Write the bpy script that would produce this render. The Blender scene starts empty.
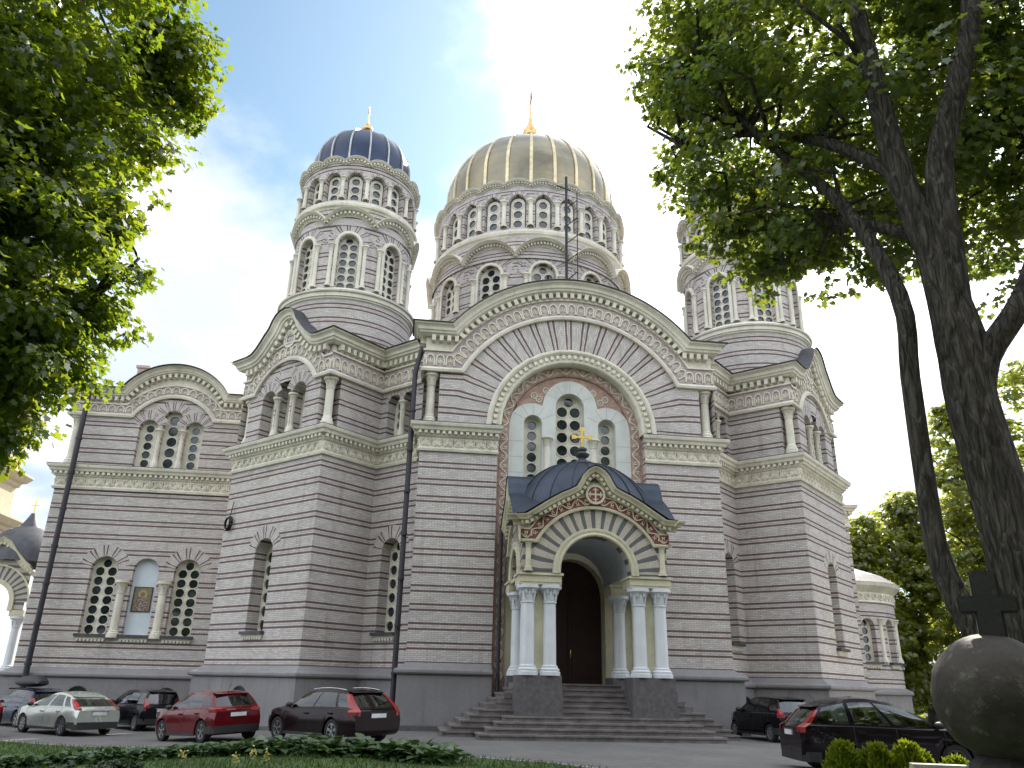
import bpy, bmesh, math, random
from math import sin, cos, pi, radians, sqrt, atan2, hypot, asin, acos, floor
from mathutils import Vector, Matrix
from mathutils.geometry import tessellate_polygon

S = bpy.context.scene
C = S.collection
random.seed(7)

# ------------------------------------------------------------------ camera
cam = bpy.data.cameras.new('camera')
cam_o = bpy.data.objects.new('camera', cam); C.objects.link(cam_o)
CAM = Vector((-6.75, -32.3, 1.65))
_a, _p, _r = radians(7.163), radians(20.875), radians(1.291)
_Fh = Vector((sin(_a), cos(_a), 0)); _Rh = Vector((cos(_a), -sin(_a), 0)); _Z = Vector((0, 0, 1))
FW = _Fh*cos(_p) + _Z*sin(_p); _U0 = -_Fh*sin(_p) + _Z*cos(_p)
RT = cos(_r)*_Rh + sin(_r)*_U0; UP = -sin(_r)*_Rh + cos(_r)*_U0
M = Matrix(((RT.x, UP.x, -FW.x, CAM.x), (RT.y, UP.y, -FW.y, CAM.y), (RT.z, UP.z, -FW.z, CAM.z), (0, 0, 0, 1)))
cam_o.matrix_world = M
cam.sensor_width = 36.0; cam.lens = 790/1024*36.0
cam.clip_start = 0.05; cam.clip_end = 3000
S.camera = cam_o

# ------------------------------------------------------------------ light and exposure
SUN_EL, SUN_AZ = 39.3, 28.6            # azimuth measured from +Y towards +X
SUN_DIR = Vector((sin(radians(SUN_AZ))*cos(radians(SUN_EL)), cos(radians(SUN_AZ))*cos(radians(SUN_EL)), sin(radians(SUN_EL))))
sun = bpy.data.lights.new('sun', 'SUN'); sun.energy = 4.2; sun.angle = radians(0.5); sun.color = (1.0, 0.93, 0.82)
sun_o = bpy.data.objects.new('sun', sun); C.objects.link(sun_o)
sun_o.rotation_euler = SUN_DIR.to_track_quat('Z', 'Y').to_euler(); sun_o.location = (30, 40, 60)
S.view_settings.view_transform = 'Standard'; S.view_settings.look = 'None'
S.view_settings.exposure = 1.02; S.view_settings.gamma = 1.0; S.view_settings.use_curve_mapping = False

W = bpy.data.worlds.new('World'); S.world = W; W.use_nodes = True
nt = W.node_tree; nt.nodes.clear()
def N(t, **k):
    n = nt.nodes.new(t)
    for a, v in k.items(): setattr(n, a, v)
    return n
def L(a, b): nt.links.new(a, b)
def MATH(op, a, b=None, c=None, clamp=False):
    n = nt.nodes.new('ShaderNodeMath'); n.operation = op; n.use_clamp = clamp
    for i, v in enumerate((a, b, c)):
        if v is None: continue
        if isinstance(v, (int, float)): n.inputs[i].default_value = v
        else: nt.links.new(v, n.inputs[i])
    return n.outputs[0]
def VM(op, a, b=None):
    n = nt.nodes.new('ShaderNodeVectorMath'); n.operation = op
    for i, v in enumerate((a, b)):
        if v is None: continue
        if isinstance(v, (tuple, list, Vector)): n.inputs[i].default_value = tuple(v)
        else: nt.links.new(v, n.inputs[i])
    return n
def MIX(f, a, b, bt='MIX'):
    n = nt.nodes.new('ShaderNodeMix'); n.data_type = 'RGBA'; n.blend_type = bt; n.clamp_factor = True
    for i, v in ((0, f), (6, a), (7, b)):
        if isinstance(v, (int, float)): n.inputs[i].default_value = v
        elif isinstance(v, (tuple, list)): n.inputs[i].default_value = (*v[:3], 1)
        else: nt.links.new(v, n.inputs[i])
    return n.outputs[2]
def SMOOTH(v, lo, hi, a=0.0, b=1.0):
    n = nt.nodes.new('ShaderNodeMapRange'); n.interpolation_type = 'SMOOTHSTEP'
    nt.links.new(v, n.inputs[0])
    for i, x in enumerate((lo, hi, a, b)): n.inputs[i+1].default_value = x
    return n.outputs[0]
def pix_dir(px, py):
    return (FW + RT*((px-512)/790) - UP*((py-384)/790)).normalized()
sky = N('ShaderNodeTexSky', sky_type='NISHITA', sun_disc=False)
sky.sun_elevation = radians(SUN_EL); sky.sun_rotation = radians(SUN_AZ); sky.air_density = 1.0; sky.dust_density = 0.6; sky.ozone_density = 0.15
tc = N('ShaderNodeTexCoord'); gd = VM('NORMALIZE', tc.outputs['Generated']).outputs[0]
sep = N('ShaderNodeSeparateXYZ'); L(gd, sep.inputs[0])
den = MATH('ADD', MATH('MAXIMUM', sep.outputs[2], 0.0), 0.22)
cmb = N('ShaderNodeCombineXYZ'); L(MATH('DIVIDE', sep.outputs[0], den), cmb.inputs[0]); L(MATH('DIVIDE', sep.outputs[1], den), cmb.inputs[1])
no1 = N('ShaderNodeTexNoise'); no1.inputs['Scale'].default_value = 1.35; no1.inputs['Detail'].default_value = 9; no1.inputs['Roughness'].default_value = 0.58
L(VM('ADD', cmb.outputs[0], (3.3, 1.7, 0.4)).outputs[0], no1.inputs['Vector'])
no2 = N('ShaderNodeTexNoise'); no2.inputs['Scale'].default_value = 2.3; no2.inputs['Detail'].default_value = 6
L(VM('ADD', cmb.outputs[0], (8.1, 4.2, 2.0)).outputs[0], no2.inputs['Vector'])
def near_dir(d, lo, hi):
    return SMOOTH(VM('DOT_PRODUCT', gd, tuple(d)).outputs['Value'], cos(radians(lo)), cos(radians(hi)))
hole = near_dir(pix_dir(335, 15), 19, 3)          # the patch of open blue sky high on the left
cov = MATH('SUBTRACT', MATH('ADD', no1.outputs[0], 0.18), MATH('MULTIPLY', hole, 0.26))
mask = MATH('ADD', MATH('MULTIPLY', SMOOTH(cov, 0.40, 0.62), .90), .10)
glow = near_dir(SUN_DIR, 38, 4)
dark = MATH('MULTIPLY', SMOOTH(no2.outputs[0], 0.42, 0.62), MATH('SUBTRACT', 1.0, MATH('MULTIPLY', glow, 0.9)))
low = SMOOTH(sep.outputs[2], 0.42, 0.12)
dark = MATH('MULTIPLY', dark, MATH('ADD', 0.5, MATH('MULTIPLY', low, 0.55)), clamp=True)
ccol = MIX(dark, (0.60, 0.62, 0.65), (0.34, 0.41, 0.51))
back = SMOOTH(sep.outputs[1], 0.35, -0.25)        # clouds facing the sun shine brighter
gsc = MATH('ADD', MATH('ADD', 1.0, MATH('MULTIPLY', glow, 1.1)), MATH('MULTIPLY', back, 0.95))
vs = nt.nodes.new('ShaderNodeVectorMath'); vs.operation = 'SCALE'; L(ccol, vs.inputs[0]); L(gsc, vs.inputs[3])
skys = VM('MULTIPLY', sky.outputs[0], (0.80, 1.06, 1.06))
bg1 = N('ShaderNodeBackground'); bg1.inputs[1].default_value = 0.088; L(skys.outputs[0], bg1.inputs[0])
bg2 = N('ShaderNodeBackground'); bg2.inputs[1].default_value = 1.0; L(vs.outputs[0], bg2.inputs[0])
mx = N('ShaderNodeMixShader'); L(mask, mx.inputs[0]); L(bg1.outputs[0], mx.inputs[1]); L(bg2.outputs[0], mx.inputs[2])
wo = N('ShaderNodeOutputWorld'); L(mx.outputs[0], wo.inputs[0])

# ------------------------------------------------------------------ materials
def newmat(name):
    global nt
    m = bpy.data.materials.new(name); m.use_nodes = True; nt = m.node_tree; nt.nodes.clear()
    b = nt.nodes.new('ShaderNodeBsdfPrincipled'); o = nt.nodes.new('ShaderNodeOutputMaterial'); L(b.outputs[0], o.inputs[0])
    return m, b
def noise(scale, detail=4, rough=.55, vec=None, dist=0.0):
    n = N('ShaderNodeTexNoise'); n.inputs['Scale'].default_value = scale; n.inputs['Detail'].default_value = detail
    n.inputs['Roughness'].default_value = rough; n.inputs['Distortion'].default_value = dist
    if vec is None:
        vec = N('ShaderNodeTexCoord').outputs['Object']
    L(vec, n.inputs['Vector']); return n.outputs[0]
def bump(b, h, strength=.3, dist=.02):
    n = N('ShaderNodeBump'); n.inputs['Strength'].default_value = strength; n.inputs['Distance'].default_value = dist
    L(h, n.inputs['Height']); L(n.outputs[0], b.inputs['Normal'])
def mat(name, col, rough=.6, metal=0., var=.18, scale=3., bmp=0., bscale=40., spec=.5, coat=0., streak=0.):
    m, b = newmat(name)
    f = noise(scale, 5); f2 = noise(scale*9, 3)
    v = MATH('ADD', MATH('MULTIPLY', f, .7), MATH('MULTIPLY', f2, .3))
    d = tuple(c*(1-var) for c in col); e = tuple(min(1, c*(1+var)) for c in col)
    colr = MIX(SMOOTH(v, .34, .66), d, e)
    if streak:
        t = N('ShaderNodeTexCoord'); mp = N('ShaderNodeMapping'); mp.inputs['Scale'].default_value = (2.2, 2.2, .22); L(t.outputs['Object'], mp.inputs[0])
        st = SMOOTH(noise(1.6, 5, .6, mp.outputs[0]), .52, .75)
        colr = MIX(MATH('MULTIPLY', st, streak), colr, tuple(c*.45 for c in col))
    L(colr, b.inputs['Base Color'])
    b.inputs['Roughness'].default_value = rough; b.inputs['Metallic'].default_value = metal
    b.inputs['Specular IOR Level'].default_value = spec; b.inputs['Coat Weight'].default_value = coat; b.inputs['Coat Roughness'].default_value = .05
    if bmp: bump(b, noise(bscale, 4), bmp, .02)
    return m
def uvnode():
    n = N('ShaderNodeUVMap'); n.uv_map = 'UVMap'; return n.outputs[0]
def brickmat(name, c1, c2, mort, dark, pink, period=.72, dirt=.35):
    m, b = newmat(name)
    uv = uvnode()
    br = N('ShaderNodeTexBrick'); L(VM('ADD', uv, (0, .016, 0)).outputs[0], br.inputs['Vector'])
    br.inputs['Color1'].default_value = (*c1, 1); br.inputs['Color2'].default_value = (*c2, 1); br.inputs['Mortar'].default_value = (*mort, 1)
    br.inputs['Scale'].default_value = 1; br.inputs['Mortar Size'].default_value = .008; br.inputs['Mortar Smooth'].default_value = .2
    br.inputs['Brick Width'].default_value = .25; br.inputs['Row Height'].default_value = .072; br.inputs['Bias'].default_value = 0
    sp = N('ShaderNodeSeparateXYZ'); L(uv, sp.inputs[0])
    fr = MATH('FRACT', MATH('DIVIDE', MATH('ADD', sp.outputs[1], 20*period+.016), period))
    rp = N('ShaderNodeValToRGB'); rp.color_ramp.interpolation = 'CONSTANT'; L(fr, rp.inputs[0])
    e = rp.color_ramp.elements; e[0].position = 0; e[0].color = (*dark, 1); e[1].position = .1; e[1].color = (*pink, 1)
    x = e.new(.3); x.color = (*dark, 1); x = e.new(.4); x.color = (1, 1, 1, 1)
    col = MIX(1.0, br.outputs[0], rp.outputs[0], 'MULTIPLY')
    # weathering: soft stains and the odd darker brick
    st = SMOOTH(noise(.55, 6, .62), .45, .75)
    col = MIX(MATH('MULTIPLY', st, dirt), col, MIX(1.0, col, (.62, .60, .57), 'MULTIPLY'))
    t2 = N('ShaderNodeTexCoord'); mp2 = N('ShaderNodeMapping'); mp2.inputs['Scale'].default_value = (1.5, 1.5, .13); L(t2.outputs['Object'], mp2.inputs[0])
    sk = SMOOTH(noise(1.7, 6, .62, mp2.outputs[0]), .54, .74); col = MIX(MATH('MULTIPLY', sk, .55), col, MIX(1.0, col, (.60, .57, .54), 'MULTIPLY'))
    pt = SMOOTH(noise(.28, 3, .5), .60, .66); col = MIX(MATH('MULTIPLY', pt, .4), col, MIX(1.0, col, (1.12, 1.08, 1.02), 'MULTIPLY'))
    sm = noise(14, 2); col = MIX(MATH('MULTIPLY', SMOOTH(sm, .5, .7), .35), col, MIX(1.0, col, (.68, .66, .68), 'MULTIPLY'))
    L(col, b.inputs['Base Color']); b.inputs['Roughness'].default_value = .75; b.inputs['Specular IOR Level'].default_value = .3
    bump(b, MATH('SUBTRACT', MATH('MULTIPLY', sm, .3), br.outputs['Fac']), .5, .008)
    return m
def scrollmat(name, base, ink, scale=5.0):
    m, b = newmat(name)
    uv = uvnode()
    w = N('ShaderNodeTexWave'); w.wave_type = 'RINGS'; w.inputs['Scale'].default_value = scale*.55; w.inputs['Distortion'].default_value = 5.5; w.inputs['Detail'].default_value = 1.2; w.inputs['Detail Scale'].default_value = 2.0
    mp = N('ShaderNodeVectorMath'); mp.operation = 'MODULO'; L(VM('ADD', uv, (40, 40, 0)).outputs[0], mp.inputs[0]); mp.inputs[1].default_value = (.62, 5, 1)
    L(mp.outputs[0], w.inputs['Vector'])
    f = SMOOTH(w.outputs[1], .40, .58)
    col = MIX(f, ink, base); col = MIX(MATH('MULTIPLY', noise(2, 4), .35), col, (.25, .24, .22))
    L(col, b.inputs['Base Color']); b.inputs['Roughness'].default_value = .8; bump(b, f, .6, .02)
    return m
MB_ = {}
DARKB, PINKB = (.34, .25, .30), (.90, .83, .86)
MB_['brick'] = brickmat('pale brick with dark bands', (.66, .605, .575), (.50, .46, .44), (.30, .285, .275), (.25, .19, .19), (.975, .935, .93))
MB_['brickarch'] = brickmat('portal arch brick', (.52, .47, .39), (.47, .42, .35), (.38, .35, .30), (.27, .30, .36), (.27, .30, .36), period=.42)
MB_['trim'] = mat('cream stone trim', (.68, .64, .54), .7, var=.12, scale=1.2, bmp=.15, bscale=30, streak=.35)
MB_['trimy'] = mat('ochre cream trim', (.55, .51, .37), .7, var=.12, scale=1.2, bmp=.15, bscale=30, streak=.3)
MB_['frieze'] = mat('pinkish frieze ground', (.44, .36, .36), .8, var=.15, scale=2)
MB_['friezeg'] = mat('green grey frieze ground', (.38, .38, .30), .8, var=.15, scale=2)
MB_['white'] = mat('pale stone window surround', (.60, .62, .59), .7, var=.07, scale=1.5, bmp=.1, streak=.2)
MB_['plinth'] = mat('grey render plinth', (.235, .222, .228), .8, var=.10, scale=.7, bmp=.12, bscale=25, streak=.35)
MB_['lead'] = mat('dark flashing', (.07, .07, .08), .55, .3, var=.2)
MB_['column'] = mat('whitish painted column', (.62, .64, .66), .5, var=.06, scale=1.5, streak=.15)
MB_['granite'] = mat('grey granite', (.105, .095, .10), .6, var=.25, scale=6, bmp=.2, bscale=80)
MB_['step'] = mat('worn brown grey stone step', (.17, .15, .145), .75, var=.3, scale=2.5, bmp=.3, bscale=40)
MB_['pink'] = mat('rose painted ground', (.40, .265, .215), .8, var=.25, scale=5)
MB_['redorn'] = mat('dark red frieze ground', (.19, .055, .05), .8, var=.2, scale=5)
MB_['red'] = mat('dark red disc', (.20, .05, .05), .7)
MB_['door'] = mat('dark red brown door', (.028, .006, .006), .5, var=.3, scale=8)
MB_['blueroof'] = mat('blue grey sheet metal', (.028, .040, .062), .45, .35, var=.25, scale=1.5, bmp=.05)
MB_['navy'] = mat('navy blue dome sheet', (.016, .030, .070), .38, .35, var=.3, scale=1.2, bmp=.05)
MB_['rib'] = mat('pale metal rib', (.36, .37, .36), .4, .6)
MB_['goldrib'] = mat('tarnished gold rib', (.55, .47, .30), .4, .7)
def goldmat():
    m, b = newmat('tarnished gold sheet')
    uv = uvnode()
    br = N('ShaderNodeTexBrick'); L(uv, br.inputs['Vector']); br.inputs['Brick Width'].default_value = 30; br.inputs['Row Height'].default_value = .62; br.inputs['Mortar Size'].default_value = .025; br.inputs['Scale'].default_value = 1
    br.inputs['Color1'].default_value = (.26, .22, .14, 1); br.inputs['Color2'].default_value = (.20, .175, .12, 1); br.inputs['Mortar'].default_value = (.2, .17, .12, 1)
    f = SMOOTH(noise(1.1, 5), .35, .65)
    L(MIX(MATH('MULTIPLY', f, .5), br.outputs[0], (.15, .145, .125)), b.inputs['Base Color']); b.inputs['Metallic'].default_value = .85
    L(SMOOTH(noise(2.5, 4),   .3, .7, .12, .28), b.inputs['Roughness']); bump(b, br.outputs['Fac'], -.4, .01)
    return m
MB_['gold'] = goldmat()
MB_['brightgold'] = mat('bright gilding', (.80, .56, .18), .25, 1.0, var=.1)
MB_['copper'] = mat('coppery gilding', (.62, .38, .16), .3, 1.0, var=.15)
MB_['glass'] = mat('dark window glass', (.018, .024, .032), .06, 0., var=.5, scale=1.2, spec=.8, bmp=.10, bscale=1.6)
MB_['pipe'] = mat('dark violet painted pipe', (.025, .022, .03), .5)
MB_['iron'] = mat('dark iron', (.02, .02, .022), .5, .5)
MB_['roofpink'] = mat('pinkish sheet roof', (.30, .23, .22), .5, .3, var=.15)
MB_['roofgrey'] = mat('grey sheet roof', (.23, .22, .22), .5, .3, var=.2)
MB_['chimney'] = mat('pinkish chimney render', (.50, .38, .33), .8)
MB_['vault'] = mat('grey blue painted vault', (.42, .45, .48), .8, var=.08)
MB_['panelblue'] = mat('pale blue infill board', (.60, .66, .71), .6, var=.04)
MB_['sunlit_cream'] = mat('cream render coloured as sunlit', (.50, .42, .29), .8, var=.1)  # bell tower's sunlit warmth is put into this base colour

# ------------------------------------------------------------------ mesh helpers
class MB:
    def __init__(s): s.v = []; s.f = []; s.uv = []
    def add(s, vs, fs, uvs=None):
        o = len(s.v); s.v += [tuple(p) for p in vs]
        for i, f in enumerate(fs):
            s.f.append(tuple(o+k for k in f)); s.uv.append(uvs[i] if uvs else [(0, 0)]*len(f))
    def grid(s, rows, uvrows=None, close=False):
        n = len(rows[0]); vs = [p for r in rows for p in r]; fs = []; us = []
        for i in range(len(rows)-1):
            for j in range(n if close else n-1):
                k = (j+1) % n
                fs.append((i*n+j, i*n+k, (i+1)*n+k, (i+1)*n+j))
                if uvrows: us.append([uvrows[i][j], uvrows[i][k], uvrows[i+1][k], uvrows[i+1][j]])
        s.add(vs, fs, us if uvrows else None)
    def box(s, fr, u0, u1, d0, d1, z0, z1):
        p = [fr(u, d, z) for z in (z0, z1) for d in (d0, d1) for u in (u0, u1)]
        w = abs(u1-u0); h = abs(z1-z0); t = abs(d1-d0)
        q = lambda a, b, a0=0, b0=0: [(a0, b0), (a0+a, b0), (a0+a, b0+b), (a0, b0+b)]
        s.add(p, [(0, 1, 3, 2), (4, 6, 7, 5), (2, 3, 7, 6), (0, 4, 5, 1), (0, 2, 6, 4), (1, 5, 7, 3)],
              [q(w, t), [(0, 0), (0, t), (w, t), (w, 0)], q(w, h, u0, z0), [(u0, z0), (u0, z1), (u1, z1), (u1, z0)], q(t, h, 0, z0), [(0, z0), (0, z1), (t, z1), (t, z0)]])
    def lathe(s, c, prof, seg=16, z0=0., a0=0., a1=2*pi):
        full = abs(a1-a0-2*pi) < 1e-6; n = seg if full else seg+1
        rows = []; uv = []; ln = 0
        for i, (r, z) in enumerate(prof):
            if i: ln += hypot(r-prof[i-1][0], z-prof[i-1][1])
            rows.append([(c[0]+r*sin(a0+(a1-a0)*k/seg), c[1]-r*cos(a0+(a1-a0)*k/seg), z0+z) for k in range(n)])
            uv.append([(max(r, .01)*(a0+(a1-a0)*k/seg), z0+z) for k in range(n)])
        s.grid(rows, uv, close=full)
    def tube(s, pts, r, seg=8):
        pts = [Vector(p) for p in pts]; rs = r if isinstance(r, (list, tuple)) else [r]*len(pts)
        rows = []; ref = None
        for i, p in enumerate(pts):
            t = (pts[min(i+1, len(pts)-1)]-pts[max(i-1, 0)]).normalized()
            if ref is None: ref = t.orthogonal().normalized()
            ref = (ref - t*ref.dot(t)).normalized(); b = t.cross(ref)
            rows.append([p + (ref*cos(2*pi*k/seg)+b*sin(2*pi*k/seg))*rs[i] for k in range(seg)])
        n0 = len(s.v)
        s.grid(rows, None, close=True)
        s.f.append(tuple(n0+k for k in range(seg))[::-1]); s.uv.append([(0, 0)]*seg)
        e = n0+(len(pts)-1)*seg; s.f.append(tuple(e+k for k in range(seg))); s.uv.append([(0, 0)]*seg)
    def build(s, name, m, parent=None, smooth=False, normals=False):
        me = bpy.data.meshes.new(name); me.from_pydata(s.v, [], s.f); me.update()
        ul = me.uv_layers.new(name='UVMap')
        flat_ = [c for f in s.uv for p in f for c in p]
        ul.data.foreach_set('uv', flat_)
        if normals:
            bm = bmesh.new(); bm.from_mesh(me); bmesh.ops.remove_doubles(bm, verts=bm.verts, dist=1e-5); bmesh.ops.recalc_face_normals(bm, faces=bm.faces); bm.to_mesh(me); bm.free()
        me.materials.append(MB_[m] if isinstance(m, str) else m)
        if smooth:
            me.polygons.foreach_set('use_smooth', [True]*len(me.polygons))
            if smooth != 1 and smooth is not True: me.set_sharp_from_angle(angle=radians(smooth))
        o = bpy.data.objects.new(name, me); C.objects.link(o)
        if parent is not None: o.parent = parent
        return o
def empty(name, loc=(0, 0, 0), rz=0.):
    o = bpy.data.objects.new(name, None); C.objects.link(o); o.location = loc; o.rotation_euler = (0, 0, rz); o.empty_display_size = .5; return o
def tag(o, label=None, cat=None, group=None, kind=None):
    if label: o['label'] = label
    if cat: o['category'] = cat
    if group: o['group'] = group
    if kind: o['kind'] = kind
    return o
def flat(o, deg):
    dx, dy = cos(radians(deg)), sin(radians(deg))
    return lambda u, d, z: (o[0]+u*dx+d*dy, o[1]+u*dy-d*dx, z)
def cylf(c, R, a0):
    return lambda u, d, z: (c[0]+(R+d)*sin(a0+u/R), c[1]-(R+d)*cos(a0+u/R), z)
def tang(c, R, a0):                       # flat frame touching a drum at angle a0
    x, y = c[0]+R*sin(a0), c[1]-R*cos(a0)
    return flat((x, y), math.degrees(a0))
WORLD = lambda u, d, z: (u, d, z)
def arch_pts(uc, r, zs, n=12):
    return [(uc-r*cos(pi*k/n), zs+r*sin(pi*k/n)) for k in range(n+1)]
def wall(mb, fr, u0, u1, z0, z1, holes=(), step=None, top=None, depth=.4, d=0., nh=12):
    """holes: (centre, half width, sill z, springing z), each with a round head"""
    us = {round(u0, 5), round(u1, 5)}
    for (uc, hw, sl, zs) in holes: us |= {round(p[0], 5) for p in arch_pts(uc, hw, zs, nh)}
    if step:
        n = max(1, int(round((u1-u0)/step))); us |= {round(u0+(u1-u0)*k/n, 5) for k in range(n+1)}
    us = sorted(u for u in us if u0-2e-5 <= u <= u1+2e-5)
    T = top or (lambda u: z1)
    for a, b in zip(us, us[1:]):
        if b-a < 1e-4: continue
        m = (a+b)/2; h = next((h for h in holes if abs(m-h[0]) < h[1]), None)
        def quad(za, zb, zc, zd):
            mb.add([fr(a, d, za), fr(b, d, zb), fr(b, d, zc), fr(a, d, zd)], [(0, 1, 2, 3)], [[(a, za), (b, zb), (b, zc), (a, zd)]])
        if h is None: quad(z0, z0, T(b), T(a))
        else:
            uc, hw, sl, zs = h
            ht = lambda u: zs + sqrt(max(0, hw*hw-(u-uc)**2))
            if sl > z0+1e-4: quad(z0, z0, sl, sl)
            quad(ht(a), ht(b), T(b), T(a))
    for (uc, hw, sl, zs) in holes:
        pts = arch_pts(uc, hw, zs, nh)
        if sl < zs: pts = [(uc-hw, sl)] + pts + [(uc+hw, sl)]
        if z0+1e-4 < sl < zs: pts.append((uc-hw, sl))
        rows = [[fr(u, d, z) for u, z in pts], [fr(u, d-depth, z) for u, z in pts]]
        uv = [[(0, z) for u, z in pts], [(depth, z) for u, z in pts]]
        mb.grid(rows, uv)
def sweepf(mb, fr, pathfn, prof):
    rows = []; uv = []; ln = 0
    for i, (n, d) in enumerate(prof):
        if i: ln += hypot(n-prof[i-1][0], d-prof[i-1][1])
        pts = pathfn(n, d); acc = 0; ur = []
        for k, p in enumerate(pts):
            if k: acc += hypot(p[0]-pts[k-1][0], p[1]-pts[k-1][1])
            ur.append((acc, ln))
        rows.append([fr(u, d, z) for u, z in pts]); uv.append(ur)
    mb.grid(rows, uv)
def straight(L0, L1, z, mL=0., mR=0., n_=1):
    return lambda n, d: [(L0-mL*d+(L1-L0+(mL+mR)*d)*k/n_, z+n) for k in range(n_+1)]
def archline(L0, L1, zh, uc, R, zc, mL=0., mR=0., na=36):
    """horizontal - round arch - horizontal, offset outward by n"""
    def fn(n, d):
        r = R+n; s = (zh+n-zc)/r; a = asin(max(-1, min(1, s)))
        return [(L0-mL*d, zh+n)] + [(uc-r*cos(a+(pi-2*a)*k/na), zc+r*sin(a+(pi-2*a)*k/na)) for k in range(na+1)] + [(L1+mR*d, zh+n)]
    return fn
def archivolt(uc, r, zs, zb, na=16):
    return lambda n, d: ([(uc-(r+n), zb)] if zb < zs else []) + arch_pts(uc, r+n, zs, na) + ([(uc+r+n, zb)] if zb < zs else [])
def offline(pts, mL=0., mR=0.):
    """any polyline, offset along its normals"""
    def fn(n, d):
        out = []
        for i, p in enumerate(pts):
            a = pts[max(i-1, 0)]; b = pts[min(i+1, len(pts)-1)]
            tx, tz = b[0]-a[0], b[1]-a[1]; l = hypot(tx, tz); nx, nz = -tz/l, tx/l
            q = [p[0]+nx*n, p[1]+nz*n]
            if i == 0: q[0] = p[0]-mL*d
            if i == len(pts)-1: q[0] = p[0]+mR*d
            out.append(tuple(q))
        return out
    return fn
def along(pts, pitch, margin=0.):
    """evenly spaced (point, tangent, normal) along a polyline"""
    seg = [hypot(b[0]-a[0], b[1]-a[1]) for a, b in zip(pts, pts[1:])]; T = sum(seg)-2*margin
    n = max(1, int(round(T/pitch))); out = []
    for k in range(n):
        s = margin + T*(k+.5)/n; i = 0
        while i < len(seg)-1 and s > seg[i]: s -= seg[i]; i += 1
        a, b = pts[i], pts[i+1]; l = seg[i] or 1; t = ((b[0]-a[0])/l, (b[1]-a[1])/l)
        out.append(((a[0]+t[0]*s, a[1]+t[1]*s), t, (-t[1], t[0])))
    return out, T/n
def dentils(mb, fr, pts, pitch, w, h, d0, d1, margin=0.):
    for (p, t, n) in along(pts, pitch, margin)[0]:
        q = [(p[0]+t[0]*a+n[0]*b, p[1]+t[1]*a+n[1]*b) for a, b in ((-w/2, -h/2), (w/2, -h/2), (w/2, h/2), (-w/2, h/2))]
        vs = [fr(u, d1, z) for u, z in q] + [fr(u, d0, z) for u, z in q]
        mb.add(vs, [(0, 1, 2, 3), (0, 4, 5, 1), (1, 5, 6, 2), (2, 6, 7, 3), (3, 7, 4, 0)])
def ribbon(mb, fr, P, loc, width, d0, d1):
    """raised strip along local 2-D points"""
    p, t, n = P
    L_ = []; R_ = []
    for i, a in enumerate(loc):
        b = loc[max(i-1, 0)]; c = loc[min(i+1, len(loc)-1)]
        tx, ty = c[0]-b[0], c[1]-b[1]; l = hypot(tx, ty) or 1; nx, ny = -ty/l*width/2, tx/l*width/2
        L_.append((a[0]+nx, a[1]+ny)); R_.append((a[0]-nx, a[1]-ny))
    W_ = lambda q, d: fr(p[0]+t[0]*q[0]+n[0]*q[1], d, p[1]+t[1]*q[0]+n[1]*q[1])
    mb.grid([[W_(q, d0) for q in L_], [W_(q, d1) for q in L_], [W_(q, d1) for q in R_], [W_(q, d0) for q in R_]])
def leafm(mb, fr, P, a, b, ang, l, w, d0, d1):
    p, t, n = P
    ca, sa = cos(ang), sin(ang)
    pts = [(0, 0, d0), (l*.45, w/2, d0), (l, 0, d0), (l*.45, -w/2, d0), (l*.4, 0, d1)]
    vs = []
    for x, y, d in pts:
        q = (a+x*ca-y*sa, b+x*sa+y*ca); vs.append(fr(p[0]+t[0]*q[0]+n[0]*q[1], d, p[1]+t[1]*q[0]+n[1]*q[1]))
    mb.add(vs, [(0, 3, 4), (3, 2, 4), (2, 1, 4), (1, 0, 4)])
def motif_arch(mb, fr, P, w, h, d0, th=.05):
    r = w*.40
    pts = [(-r, -h*.45), (-r, 0)] + [(-r*cos(pi*k/8), r*1.15*sin(pi*k/8)) for k in range(1, 8)] + [(r, 0), (r, -h*.45)]
    ribbon(mb, fr, P, pts, w*.13, d0, d0+th)
    for a in (30, 60, 90, 120, 150): leafm(mb, fr, P, 0, -h*.35, radians(a), h*.50, w*.16, d0, d0+th)
    for s in (-1, 1): leafm(mb, fr, P, s*w*.5, -h*.1, pi/2, h*.5, w*.14, d0, d0+th)
def motif_leaf(mb, fr, P, w, h, d0, th=.06):
    for a in (25, 57, 90, 123, 155): leafm(mb, fr, P, 0, -h*.48, radians(a), h*.85 if a == 90 else h*.72, w*.22, d0, d0+th)
    for s in (-1, 1):
        leafm(mb, fr, P, s*w*.5, h*.46, -pi/2, h*.8, w*.16, d0, d0+th)
        leafm(mb, fr, P, s*w*.18, h*.42, -pi/2+s*.5, h*.35, w*.14, d0, d0+th)
def motif_round(mb, fr, P, w, h, d0, th=.05):
    r = min(w, h)*.40
    ribbon(mb, fr, P, [(r*cos(2*pi*k/12), r*sin(2*pi*k/12)) for k in range(13)], r*.3, d0, d0+th)
    for k in range(4): leafm(mb, fr, P, 0, 0, pi/4+k*pi/2, r*.8, r*.4, d0, d0+th)
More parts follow.
